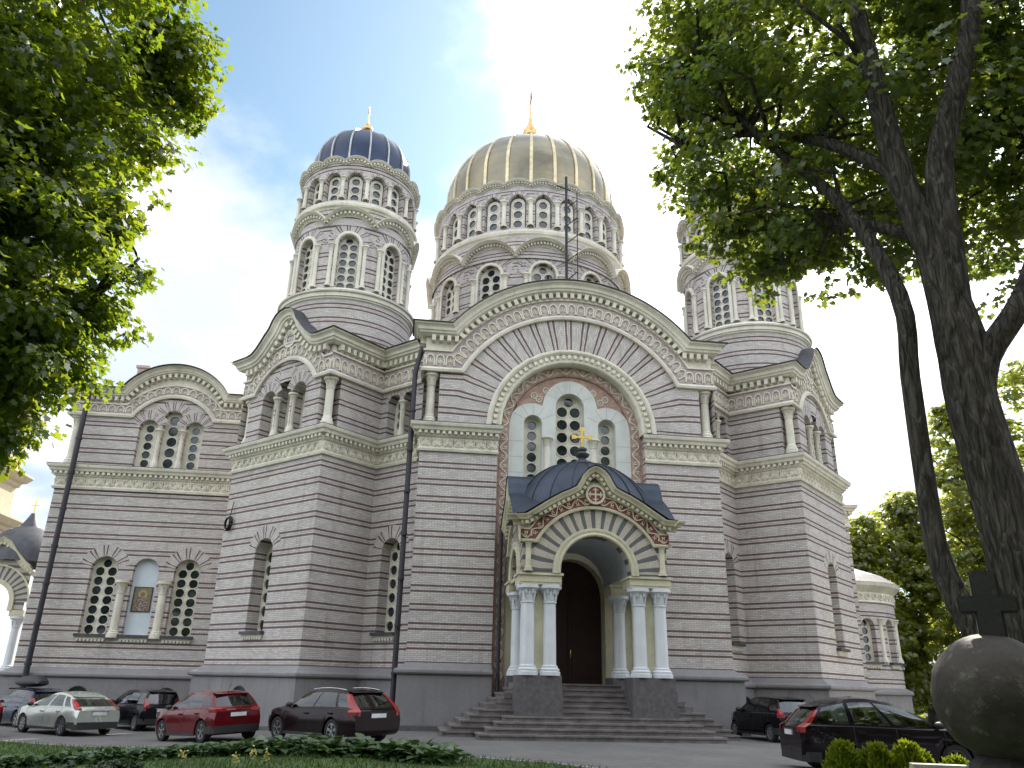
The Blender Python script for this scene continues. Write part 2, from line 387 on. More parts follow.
def vine(mb, fr, pts, w, pitch, d0, th=.035):
    """running scroll: a wavy stem with a curl and leaves in every bend"""
    P, p = along(pts, pitch)
    for i, q in enumerate(P):
        s = 1 if i % 2 else -1
        ribbon(mb, fr, q, [(-p/2+p*k/10, s*w*.36*sin(pi*k/10)) for k in range(11)], w*.11, d0, d0+th)
        ribbon(mb, fr, q, [(w*(.05+.19*(1-k/9))*cos(k*.75+1.2), s*(w*-.02+w*(.04+.19*(1-k/9))*sin(k*.75+1.2))) for k in range(9)], w*.08, d0, d0+th)
        for a, l in ((.9, .26), (2.3, .26)): leafm(mb, fr, q, 0, -s*w*.12, -s*a, w*l*1.2, w*.16, d0, d0+th)
def fan(mb, fr, uc, zs, r0, r1, d, a0=0., a1=pi, scale=None, n=20):
    sc = scale or r1
    rows = [[], []]; uv = [[], []]
    for k in range(n+1):
        a = a0+(a1-a0)*k/n
        for i, r in ((0, r0), (1, r1)):
            rows[i].append(fr(uc+r*cos(a), d, zs+r*sin(a))); uv[i].append((r, (a-pi/2)*sc))
    mb.grid(rows, uv)
def column(mb, c, z0, z1, r, cap=None, base=None, seg=14):
    H = z1-z0; cap = cap or r*2.6; base = base or r*1.8
    pr = [(r*1.6, 0), (r*1.6, base*.35), (r*1.45, base*.4), (r*1.5, base*.6), (r*1.22, base*.75), (r*1.25, base*.9), (r*1.02, base), (r, base*1.15),
          (r*.93, H-cap*1.02), (r*1.08, H-cap), (r*1.08, H-cap*.94), (r*.98, H-cap*.92), (r*1.05, H-cap*.6), (r*1.25, H-cap*.35), (r*1.6, H-cap*.24), (r*1.8, H-cap*.2), (r*1.8, H)]
    mb.lathe(c, pr, seg, z0)
    # leaves round the capital
    for k in range(8):
        a = 2*pi*k/8
        for (zb, l, rr) in ((H-cap*.9, cap*.5, 1.12), (H-cap*.5, cap*.38, 1.35)):
            a2 = a + (pi/8 if rr > 1.2 else 0)
            f2 = tang(c, r*rr, a2)
            mb.add([f2(-r*.25, -.02, z0+zb), f2(r*.25, -.02, z0+zb), f2(r*.18, r*.22, z0+zb+l), f2(-r*.18, r*.22, z0+zb+l), f2(0, r*.1, z0+zb+l*1.1)], [(0, 1, 2, 3), (3, 2, 4)])
def circle(u, z, r, n=14): return [(u+r*cos(2*pi*k/n), z+r*sin(2*pi*k/n)) for k in range(n)]
def window(parent, fr, uc, hw, sill, zs, d, circles, fmat='trim', gd=.05):
    """arched plate pierced by round lights, glass set behind"""
    outl = [(uc+hw, sill)] + arch_pts(uc, hw, zs, 12)[::-1] + [(uc-hw, sill)]
    loops = [outl] + [circle(u, z, r) for (u, z, r) in circles]
    tri = tessellate_polygon([[Vector((u, z, 0)) for u, z in l] for l in loops])
    fl = [p for l in loops for p in l]
    mb = MB(); mb.add([fr(u, d, z) for u, z in fl], [tuple(t) for t in tri])
    for (u, z, r) in circles:
        c = circle(u, z, r); c.append(c[0])
        mb.grid([[fr(a, d+.025, b) for a, b in circle(u, z, r*1.22)]+[fr(u+r*1.22, d+.025, z)], [fr(a, d+.03, b) for a, b in c], [fr(a, d-gd, b) for a, b in c]])
        o2 = circle(u, z, r*1.24); o2.append(o2[0])
        mb.grid([[fr(a, d, b) for a, b in o2], [fr(a, d+.026, b) for a, b in o2]])
    w = mb.build('window', fmat, parent)
    gb = MB()
    o2 = [(uc+hw*1.0, sill)] + arch_pts(uc, hw*1.0, zs, 10)[::-1] + [(uc-hw*1.0, sill)]
    gb.add([fr(u, d-gd, z) for u, z in o2], [tuple(range(len(o2)))])
    gb.build('pane', 'glass', w)
    return w
def lights2(uc, hw, sill, zs, rows=6):
    top = zs+hw; r = hw*.36; H = zs+hw*.25-sill
    st = H/rows; out = []
    r = min(r*1.05, st*.47)
    for k in range(rows):
        for s in (-1, 1): out.append((uc+s*hw*.46, sill+st*(k+.5), r))
    out.append((uc, zs+hw*.52, r*.95)); return out
def lights1(uc, hw, sill, zs, rows=5):
    H = zs+hw*.55-sill; st = H/rows; r = min(hw*.62, st*.45)
    return [(uc, sill+st*(k+.55), r) for k in range(rows)]
# ------------------------------------------------------------------ ground
def sheet(name, poly, z, m, label=None):
    mb = MB(); mb.add([(x, y, z) for x, y in poly], [tuple(range(len(poly)))], [[(x, y) for x, y in poly]])
    o = mb.build(name, m); tag(o, kind='structure'); return o
def pavemat():
    m, b = newmat('grey block paving')
    tcn = N('ShaderNodeTexCoord')
    br = N('ShaderNodeTexBrick'); L(tcn.outputs['Object'], br.inputs['Vector']); br.inputs['Scale'].default_value = 1; br.inputs['Brick Width'].default_value = .22; br.inputs['Row Height'].default_value = .11; br.inputs['Mortar Size'].default_value = .006
    br.inputs['Color1'].default_value = (.165, .155, .15, 1); br.inputs['Color2'].default_value = (.115, .11, .108, 1); br.inputs['Mortar'].default_value = (.07, .07, .07, 1)
    f = noise(.35, 6, .6); f2 = noise(5, 5)
    col = MIX(SMOOTH(f, .4, .7), br.outputs[0], (.17, .16, .15)); col = MIX(MATH('MULTIPLY', SMOOTH(f2, .52, .7), .5), col, (.09, .09, .09))
    L(col, b.inputs['Base Color']); b.inputs['Roughness'].default_value = .8; bump(b, MATH('ADD', f2, br.outputs['Fac']), .25, .01); return m
MB_['pave'] = pavemat()
MB_['soil'] = mat('park ground', (.05, .075, .025), .9, var=.4, scale=.4)
MB_['lawn'] = mat('lawn turf', (.045, .085, .018), .9, var=.35, scale=.8, bmp=.5, bscale=30)
MB_['kerb'] = mat('pale kerb stone', (.30, .29, .28), .8, var=.2)
sheet('ground', [(-900, -300), (900, -300), (900, 1500), (-900, 1500)], -.40, 'soil')
def sm(t): t = max(0., min(1., t)); return t*t*(3-2*t)
def gz(x, y): return -.36*sm((-8-x)/9) - .12*sm((x-1.5)/3)*sm((-6-y)/4)
def terrain(name, x0, x1, y0, y1, st, off, m, inside=None):
    nx, ny = int((x1-x0)/st), int((y1-y0)/st); mb = MB(); xs = [x0+(x1-x0)*i/nx for i in range(nx+1)]; ys = [y0+(y1-y0)*j/ny for j in range(ny+1)]
    if inside is None: mb.grid([[(x, y, gz(x, y)+off) for x in xs] for y in ys], [[(x, y) for x in xs] for y in ys])
    o = mb.build(name, m); tag(o, kind='structure'); return o
terrain('paving', -60, 26, -60, 60, 1.0, 0.0, 'pave')
MB_['bounce_gravel'] = mat('pale light bounce gravel', (.36, .32, .26), .9, var=.2, scale=1.5, bmp=.3, bscale=60)
sheet('bounce_strip', [(12, -6), (25.5, -6), (25.5, 40), (12, 40)], .004, 'bounce_gravel')  # unseen pale strip, added to bounce warm light onto the apse

# ------------------------------------------------------------------ cathedral
cath = empty('cathedral')
tag(cath, 'pale brick domed cathedral with dark bands, arched facade and columned entrance porch', 'cathedral')
COL = []
def col(c, z0, z1, r, m='trim', name='column', **k):
    mb = MB(); column(mb, c, z0, z1, r, **k); o = mb.build(name, m, cath, smooth=40); return o
C1P = [(0, 0), (0, .10), (.10, .13), (.14, .05), (.16, .045), (.62, .045), (.64, .12), (.70, .15), (.72, .13), (.86, .13), (.87, .30), (.98, .34), (1.04, .42), (1.14, .45), (1.18, .45)]
def string_course(fr, a, b, z, mL=0, mR=0):
    mb = MB(); sweepf(mb, fr, straight(a, b, z, mL, mR), C1P)
    dentils(mb, fr, [(a-mL*.15, z+.79), (b+mR*.15, z+.79)], .25, .13, .13, .13, .27)
    fb = mb; P, w = along([(a, z+.39), (b, z+.39)], .46)
    for p in P: motif_leaf(fb, fr, p, w, .42, .047, .07)
    mb.build('string_course', 'trim', cath)
    lb = MB(); sweepf(lb, fr, straight(a, b, z, mL, mR), [(1.18, .46), (1.205, .46), (1.26, 0)]); lb.build('flashing', 'lead', cath)
PL = [(0, .30), (1.95, .30), (1.96, .24), (1.99, .40), (2.04, .44), (2.12, .44), (2.17, .38), (2.20, .26), (2.28, .17), (2.36, .06), (2.40, 0)]
def plinth(fr, a, b, dz, mL=0, mR=0):
    mb = MB(); P = [(n+dz if n else -.6, d) for n, d in PL]
    sweepf(mb, fr, straight(a, b, 0, mL, mR), P); mb.build('plinth', 'plinth', cath)
    mb = MB(); sweepf(mb, fr, straight(a, b, 0, mL, mR), [(-.6, .37), (.17+dz*.8, .37), (.19+dz*.8, .30)]); mb.build('base_course', 'granite', cath)
def sill(fr, uc, hw, z):
    mb = MB(); mb.box(fr, uc-hw-.12, uc+hw+.12, -.1, .2, z-.12, z); mb.build('window_sill', 'lead', cath)
    mb = MB(); mb.box(fr, uc-hw-.05, uc+hw+.05, -.05, .08, z-.24, z-.121)
    dentils(mb, fr, [(uc-hw-.05, z-.27), (uc+hw+.05, z-.27)], .17, .1, .1, 0, .1); mb.build('sill_bracket', 'trim', cath)
def fanband(fr, uc, zs, r0, r1, d=.006, m='brick', **k):
    mb = MB(); fan(mb, fr, uc, zs, r0, r1, d, **k); mb.build('arch_brickwork', m, cath)
def arch_trim(fr, uc, r, zs, zb, prof, m='trim', name='archivolt', dent=False):
    mb = MB(); sweepf(mb, fr, archivolt(uc, r, zs, zb), prof)
    if dent: dentils(mb, fr, arch_pts(uc, r+.30, zs, 40), .27, .14, .16, .05, .17)
    return mb.build(name, m, cath)
def low_window(fr, uc, hw, sl, zs, depth, rows=6, plate=True):
    window(cath, fr, uc, hw, sl, zs, -depth, lights2(uc, hw, sl, zs, rows)); sill(fr, uc, hw, sl)
    fanband(fr, uc, zs, hw+.01, hw+.55, .006, scale=hw*2.0, a0=.2, a1=pi-.2)
MB_['darkbrick'] = mat('dark brown brick', (.125, .08, .09), .8)
def basement(fr, uc, z):
    mb = MB(); o = [(uc+.45, -.1)]+arch_pts(uc, .45, z, 10)[::-1]+[(uc-.45, -.1)]
    mb.add([fr(u, .312, zz) for u, zz in o], [tuple(range(len(o)))]); w = mb.build('basement_window', 'iron', cath)
    tb = MB(); sweepf(tb, fr, archivolt(uc, .45, z, -.1, 10), [(0, .30), (0, .345), (.05, .345), (.05, .30)]); tb.build('frame', 'pipe', w)
CORN = [(-.62, 0), (-.62, .18), (-.55, .26), (-.52, .34), (-.40, .38), (-.38, .44), (-.22, .47), (-.12, .56), (-.10, .62), (-.02, .64), (0, .64)]
def upper_cornice(fr, frz, outn, out, fpts, opts, motif, mh=.5, cs=.78):
    """frz(n,d): path of the frieze bottom; out(n,d): path of the cornice top"""
    mb = MB(); sweepf(mb, fr, frz, [(0, 0), (0, .14), (.10, .17), (.15, .12), (.20, .07), (.22, .05)]); gb = MB(); sweepf(gb, fr, frz, [(.22, .03), (.22+mh+.12, .03)]); gb.build('frieze', 'frieze', cath)
    tb = mb; sweepf(tb, fr, frz, [(.22+mh+.12, .03), (.22+mh+.12, .11), (.22+mh+.2, .11), (.22+mh+.2, 0)]); tb.build('frieze_moulding', 'trim', cath)
    cb = MB(); sweepf(cb, fr, out, [(n*cs, d*(.5+cs/2)) for n, d in CORN]); P, w = along(fpts, .43)
    for p in P: motif(cb, fr, p, w, mh+.04, .032)
    dentils(cb, fr, opts, .34*(.4+cs*.77), .17*(.3+cs*.9), .24*(.25+cs), .0, .26, .15); cb.build('cornice', 'trim', cath)
    lb = MB(); sweepf(lb, fr, out, [(0, .645), (.03, .645), (.06, -.1), (.06, -.6)]); lb.build('flashing', 'lead', cath)

# ---- front bay
FR = flat((0, 0), 0)
ZC, RF = 11.95, 5.42
for s in (-1, 1):
    a, b = (-6.55, -3.25) if s < 0 else (3.25, 6.55)
    mb = MB(); wall(mb, FR, a, b, 2.3, 10.8)
    ex = flat((-3.25, 0), 90) if s < 0 else flat((3.25, .7), -90)
    wall(mb, ex, 0, .7, 0, 12.1)
    ex = flat((-6.55, 1.3), -90) if s < 0 else flat((6.55, 0), 90)
    wall(mb, ex, 0, 1.3, 0, 14.4)
    mb.build('wall', 'brick', cath)
    plinth(FR, a, b, 0, 1 if s < 0 else 0, 1 if s > 0 else 0)
    plinth(ex, 0, 1.3, 0, 0 if s < 0 else 1, 1 if s < 0 else 0)
    string_course(FR, a-.0, b, 10.8, 1 if s < 0 else .4, .4 if s < 0 else 1)
    string_course(ex, 0, 1.3, 10.8, 0 if s < 0 else 1, 1 if s < 0 else 0)
    col((s*6.22, .33), 12.06, 14.38, .20, cap=.55, base=.42)
    mb = MB(); nx = flat((-5.86, .6), 90) if 0 else flat((s*5.86, 0), 90)
    wall(mb, flat((s*5.86, 0), 90), 0, .62, 12.0, 14.4); wall(mb, flat((0, .62), 0), min(s*5.86, s*6.55), max(s*5.86, s*6.55), 12.0, 14.4); mb.build('wall', 'brick', cath)
# brick field of the great arch: bands run radially and then level out
def field():
    rows = []; uv = []; r0, rm = 3.5, 5.28; n = 48
    def rmax(a):
        return 7.0
    mb = MB()
    for k in range(n+1):
        a = pi*k/n; sg = 1 if cos(a) >= 0 else -1
        p0 = (r0*cos(a), ZC+.15+r0*sin(a)); pm = (rm*cos(a), ZC+rm*sin(a))
        zl = min(pm[1], 14.42); v = (a-pi/2)*4.6
        if pm[1] <= 14.42: px = (sg*5.86, pm[1]); path = [p0, ((p0[0]+pm[0])/2, (p0[1]+pm[1])/2), pm, px]
        else:
            q = (6.2*cos(a), ZC+6.2*sin(a)); path = [p0, ((p0[0]+pm[0])/2, (p0[1]+pm[1])/2), pm, q]
        rows.append([FR(u, 0, max(z, 12.0)) for u, z in path]); uv.append([(3.5+j*.9, v) for j in range(4)])
    mb.grid(rows, uv); return mb
field().build('wall', 'brick', cath)
mb = MB(); RO = 6.95; ZO = 12.2
wall(mb, FR, -6.55, 6.55, 14.4, 16.0, d=-.03, step=.5, top=lambda u: max(16.2, ZO+sqrt(max(0, (RO-.3)**2-u*u)))-.02, holes=[(0, 4.6, 14.0, 12.1)], nh=24, depth=.1)
mb.build('pediment_wall', 'trim', cath)
frz = archline(-6.55, 6.55, 14.4, 0, RF, ZC, 1, 1, 44); out = archline(-6.55, 6.55, 16.55, 0, RO, ZO, 1, 1, 44)
upper_cornice(FR, frz, None, out, frz(.59, 0), out(-.61, 0), motif_arch, .62)
for s in (-1, 1):       # cornice returns down the sides of the bay
    ex = flat((-6.55, 1.3), -90) if s < 0 else flat((6.55, 0), 90)
    mL, mR = (0, 1) if s < 0 else (1, 0)
    upper_cornice(ex, straight(0, 1.3, 14.4, mL, mR), None, straight(0, 1.3, 16.55, mL, mR), [(0, 15.02), (1.3, 15.02)], [(0, 15.94), (1.3, 15.94)], motif_arch, .68)
# roof behind the great arch
mb = MB(); pts = out(0, 0); mb.grid([[FR(u, .3-.3, z+.05) for u, z in pts], [FR(u, -9, z+.05) for u, z in pts]]); mb.build('roof', 'lead', cath)
# niche
arch_trim(FR, 0, 3.12, 12.08, 12.06, [(0, -.45), (0, .05), (.04, .12), (.10, .14), (.14, .06), (.17, .05), (.42, .05), (.44, .14), (.52, .20), (.60, .20), (.66, .12), (.66, 0)], 'trim', dent=True)
mb = MB(); NB = -.42
wall(mb, FR, -3.26, 3.26, -.1, 12.1, d=NB, holes=[(0, 2.72, -.1, 12.06)], depth=.12, top=lambda u: 12.08+sqrt(max(0, 3.26**2-u*u)), step=.4, nh=30)
o = mb.build('ornament_band', 'pink', cath)
# give the band its own running coordinates
def band():
    mb = MB(); r0, r1 = 2.74, 3.13
    P = [(-1, 1.75), (-1, 12.08)]; rows = [[], []]; uv = [[], []]
    seq = [(-1, 0, 1.75), (-1, 0, 12.08)] + [None]*0
    ang = [pi-pi*k/36 for k in range(37)]
    acc = 0; last = None
    pts = [((-r0, 1.75), (-r1, 1.75))] + [((r0*cos(a), 12.08+r0*sin(a)), (r1*cos(a), 12.08+r1*sin(a))) for a in ang] + [((r0, 1.75), (r1, 1.75))]
    for p, q in pts:
        c = ((p[0]+q[0])/2, (p[1]+q[1])/2)
        if last: acc += hypot(c[0]-last[0], c[1]-last[1])
        last = c
        rows[0].append(FR(p[0], NB+.02, p[1])); rows[1].append(FR(q[0], NB+.02, q[1])); uv[0].append((acc, 0)); uv[1].append((acc, .39))
    mb.grid(rows, uv); return mb
band().build('ornament_band', 'pink', cath)
mb = MB(); vine(mb, FR, [(-2.935, 1.8), (-2.935, 12.08)]+arch_pts(0, 2.935, 12.08, 40)[1:-1]+[(2.935, 12.08), (2.935, 1.8)], .40, .40, NB+.022)
for s in (-1, 1):
    for a, b, q in ((1.42, 13.62, 1), (1.66, 13.78, -1), (1.1, 14.05, 1)): motif_round(mb, FR, ((s*a*.98, b), (1, 0), (0, 1)), .34, .34, NB-.098, .03)
mb.build('scroll_relief', 'trim', cath)
mb = MB(); wall(mb, FR, -2.72, 2.72, 9.0, 12.08, d=NB-.10, step=.4, top=lambda u: 12.08+sqrt(max(0, 2.72**2-u*u)), holes=[(-1.66, .55, 9.0, 12.5), (0, .8, 9.0, 13.4), (1.66, .55, 9.0, 12.5)], depth=.3); mb.build('ornament_band', 'pink', cath)
WH = [(-1.66, .40, 9.3, 12.45), (0, .64, 9.3, 13.32), (1.66, .40, 9.3, 12.45)]
def lobes(u):
    z = 12.3
    for c, r, zs in ((-1.70, 1.03, 12.36), (0, 1.22, 13.33), (1.70, 1.03, 12.36)):
        if abs(u-c) <= r: z = max(z, zs+sqrt(r*r-(u-c)**2))
    return z
mb = MB(); wall(mb, FR, -2.72, 2.72, 9.0, 12.4, d=NB-.03, holes=WH, depth=.42, step=.12, top=lobes)
# thickness of the lobed outline
us = [-2.72+5.44*k/90 for k in range(91)]
mb.grid([[FR(u, NB-.03, lobes(u)) for u in us], [FR(u, NB-.12, lobes(u)) for u in us]])
mb.build('window_surround', 'white', cath)
for z in (10.2, 10.9, 11.6):
    for a, b in ((-2.7, -2.1), (2.1, 2.7)): mb = MB(); mb.box(FR, a, b, NB-.032, NB-.026, z, z+.02); mb.build('surround_joint', 'frieze', cath)
for c, r0, r1, zs in ((-1.66, .42, 1.0, 12.45), (0, .66, 1.2, 13.32), (1.66, .42, 1.0, 12.45)):
    for k in range(1, 6):
        a = pi*k/6; mb = MB(); ribbon(mb, FR, ((c, zs), (1, 0), (0, 1)), [(r0*cos(a), r0*sin(a)), (r1*cos(a), r1*sin(a)-.06)], .02, NB-.032, NB-.026); mb.build('surround_joint', 'frieze', cath)
for i, h in enumerate(WH):
    window(cath, FR, h[0], h[1], h[2], h[3], NB-.42, lights2(*h, 7) if i == 1 else lights1(*h, 7))
for s in (-1, 1): col((s*1.03, .43), 9.3, 11.85, .15, cap=.42)
mb = MB(); mb.box(FR, -2.72, 2.72, NB-.6, NB+.05, 8.9, 9.28); wall(mb, FR, -2.72, 2.72, -.1, 8.95, d=NB-.06, holes=[(0, 1.42, 1.75, 5.2)], depth=1.1); mb.build('wall', 'trimy', cath)
# door
dr = empty('door'); dr.parent = cath; dr.location = (0, 1.2, 1.75)
def local(o): return lambda u, d, z: (u-o[0], d-o[1], z-o[2])
mb = MB()
for s in (-1, 1):
    f = flat((0, 1.2), 0); f2 = lambda u, d, z: tuple(a-b for a, b in zip(f(u, d, z), (0, 1.2, 1.75)))
    wall(mb, f2, .02 if s > 0 else -1.42, 1.42 if s > 0 else -.02, 1.75, 5.2, top=lambda u: 5.2+sqrt(max(0, 1.42**2-u*u)), step=.12)
    for z in (2.0, 3.3, 4.5):
        mb.box(f2, s*.18 if s > 0 else -1.25, 1.25 if s > 0 else -.18, .0, .04, z, z+1.0)
mb.box(f2, -1.5, 1.5, -.2, -.1, 1.6, 6.9); mb.build('door_leaf', 'door', dr)
mb = MB(); mb.tube([(.1, -.07, 1.0), (.1, -.1, 1.15), (.1, -.07, 1.3)], .018); mb.build('handle', 'brightgold', dr)

# ---- corner blocks under the towers
DB = -.22
def block(s):
    P0, P1, P2, P3 = (-15.1, 5.07), (-10.6, .57), (-8.4, 2.77), (-6.55, .92)
    L1, L2, L3 = 6.364, 3.11, 2.616
    if s < 0:
        f1, f2, f3 = flat(P0, -45), flat(P1, 45), flat(P2, -45); f0 = flat((-10.6, 9.57), 225)
        m1, m2, m3 = (1, 1), (1, -1), (-1, 0); e1 = (0, 1); flip = lambda u, LL: u
    else:
        f1, f2, f3 = flat((10.6, .57), 45), flat((8.4, 2.77), -45), flat((6.55, .92), 45); f0 = flat((15.1, 5.07), 135)
        m1, m2, m3 = (1, 1), (-1, 1), (0, -1); flip = lambda u, LL: LL-u
    nz = 2.3+DB; zc1 = 10.8+DB; zu = 12.0+DB; zh = 14.4+DB; zt = 16.33+DB
    # lower storey
    lw = flip(3.22, L1); l3 = flip(1.31, L3)
    mb = MB(); wall(mb, f1, 0, L1, nz, zc1, [(lw, .60, 3.5, 6.72)], depth=.62); mb.build('wall', 'brick', cath)
    mb = MB(); wall(mb, f2, 0, L2, nz, zc1); mb.build('wall', 'brick', cath)
    mb = MB(); wall(mb, f3, 0, L3, nz, zc1, [(l3, .55, 3.55, 6.85)], depth=.55); mb.build('wall', 'brick', cath)
    mb = MB(); wall(mb, f0, 0, L1, 0, zh+2); mb.build('wall', 'brick', cath)
    low_window(f1, lw, .60, 3.5, 6.72, .6); low_window(f3, l3, .55, 3.55, 6.85, .53)
    for f, LL, m in ((f1, L1, m1), (f2, L2, m2), (f3, L3, m3)):
        plinth(f, 0, LL, DB, *m); string_course(f, 0, LL, zc1, *m)
    basement(f1, lw, .92); basement(f3, l3, .92)
    # upper storey: corner notch with a column
    g = .62
    hs = [(L1/2-1.10, .47, zu+.1, 13.80), (L1/2, .49, zu+.1, 14.32), (L1/2+1.10, .47, zu+.1, 13.80)]
    mb = MB()
    wall(mb, f1, g, L1-g, zu, 16, hs, depth=.6, step=.3, top=lambda u: max(zh+.05, 13.13+sqrt(max(0, 2.5**2-(u-L1/2)**2))))
    for u in (g, L1-g): mb.grid([[f1(u, 0, zu), f1(u, 0, zh)], [f1(u, -g, zu), f1(u, -g, zh)]], [[(0, zu), (0, zh)], [(g, zu), (g, zh)]])
    wall(mb, f1, 0, g, zu, zh, d=-g); wall(mb, f1, L1-g, L1, zu, zh, d=-g)
    mb.build('wall', 'brick', cath)
    mb = MB(); a, b = (g, L2) if s < 0 else (0, L2-g); wall(mb, f2, a, b, zu, zh)
    ug = a if s < 0 else b
    mb.grid([[f2(ug, 0, zu), f2(ug, 0, zh)], [f2(ug, -g, zu), f2(ug, -g, zh)]], [[(0, zu), (0, zh)], [(g, zu), (g, zh)]]); mb.build('wall', 'brick', cath)
    h3 = [(L3/2-.47, .40, zu+.1, 13.58), (L3/2+.47, .40, zu+.1, 13.58)]
    mb = MB(); wall(mb, f3, 0, L3, zu, zh, h3, depth=.5); mb.build('wall', 'brick', cath)
    for h in hs: window(cath, f1, *h, -.58, lights1(*h, 5)); fanband(f1, h[0], h[3], h[1]+.02, h[1]+.5, .005+.005*hs.index(h), scale=1.6, a0=.35, a1=pi-.35)
    for h in h3: window(cath, f3, *h, -.48, lights1(*h, 4)); fanband(f3, h[0], h[3], h[1]+.02, h[1]+.22, .005+.005*h3.index(h), scale=1.6)
    for u in (L1/2-.56, L1/2+.56): col(f1(u, -.12, 0)[:2], zu+.1, 13.85, .13, cap=.42, base=.4)
    col(f3(L3/2, -.1, 0)[:2], zu+.1, 13.62, .12, cap=.42, base=.4)
    for u in (.33, L1-.33): col(f1(u, -.33, 0)[:2], zu+.06, zh-.02, .19, cap=.52, base=.5)
    # upper cornices
    cx = L1/2; ol = [(0, zt), (.3, zt), (cx-2.5, zt), (cx-2.15, zt+.07), (cx-1.82, zt+.30), (cx-1.5, zt+.62), (cx-1.27, zt+.88), (cx-1.10, zt+1.02), (cx-.97, zt+1.18), (cx-.82, zt+1.46), (cx-.62, zt+1.70), (cx-.36, zt+1.86), (cx, zt+1.92)]
    ol = ol + [(L1-u, z) for u, z in ol[-2::-1]]
    o1 = offline(ol, 1, 1); fz = archline(0, L1, zh, L1/2, 2.40, 13.10, 1, 1, 24)
    def topz(u):
        for (a, za), (b, zb) in zip(ol, ol[1:]):
            if a <= u <= b: return za+(zb-za)*(u-a)/(b-a)-.25
        return zt-.25
    mb = MB(); wall(mb, f1, 0, L1, zh, zt, d=-.03, step=.22, top=topz, holes=[(L1/2, 2.0, zh-.1, zh-.08)], depth=.05, nh=16); mb.build('pediment_wall', 'frieze', cath)
    upper_cornice(f1, fz, None, o1, fz(.56, 0), o1(-.62, 0), motif_arch, .56)
    for f, LL, m in ((f2, L2, m2), (f3, L3, m3)):
        mb = MB(); wall(mb, f, 0, LL, zh, zt-.2, d=-.03); mb.build('pediment_wall', 'trim', cath)
        upper_cornice(f, straight(0, LL, zh, *m), None, straight(0, LL, zt, *m), [(0, zh+.62), (LL, zh+.62)], [(0, zt-.61), (LL, zt-.61)], motif_arch, .68)
    mb = MB(); P = ((L1/2, zt+.55), (1, 0), (0, 1)); c = [(.40*cos(2*pi*k/20), .40*sin(2*pi*k/20)) for k in range(21)]
    ribbon(mb, f1, P, c, .11, 0, .10); o = mb.build('medallion', 'trim', cath)
    mb = MB(); mb.add([f1(L1/2+x*.95, .02, zt+.55+y*.95) for x, y in c[:-1]], [tuple(range(20))]); mb.build('disc', 'frieze', o)
    mb = MB(); motif_round(mb, f1, P, .8, .8, .02, .05); mb.build('rosette', 'trim', o)
    # little roof behind the pediment, and the block's flat roof
    mb = MB(); mb.grid([[f1(u, 0, z+.06) for u, z in ol], [f1(u, -3.2, z+.06) for u, z in ol]])
    q = [f1(.1, -.1, zt-1.3), f1(L1-.1, -.1, zt-1.3), f1(L1-.1, .1-L1, zt-1.3), f1(.1, .1-L1, zt-1.3)]; mb.add(q, [(0, 1, 2, 3)])
    x0 = s*6.0; mb.add([(s*8.4, 2.9, zt-1.4), (s*6.6, 1.1, zt-1.4), (s*6.3, 9, zt-1.4), (s*10.6, 9.5, zt-1.4)], [(0, 1, 2, 3)])
    mb.build('roof', 'navy' if 0 else 'blueroof', cath)
block(-1); block(1)

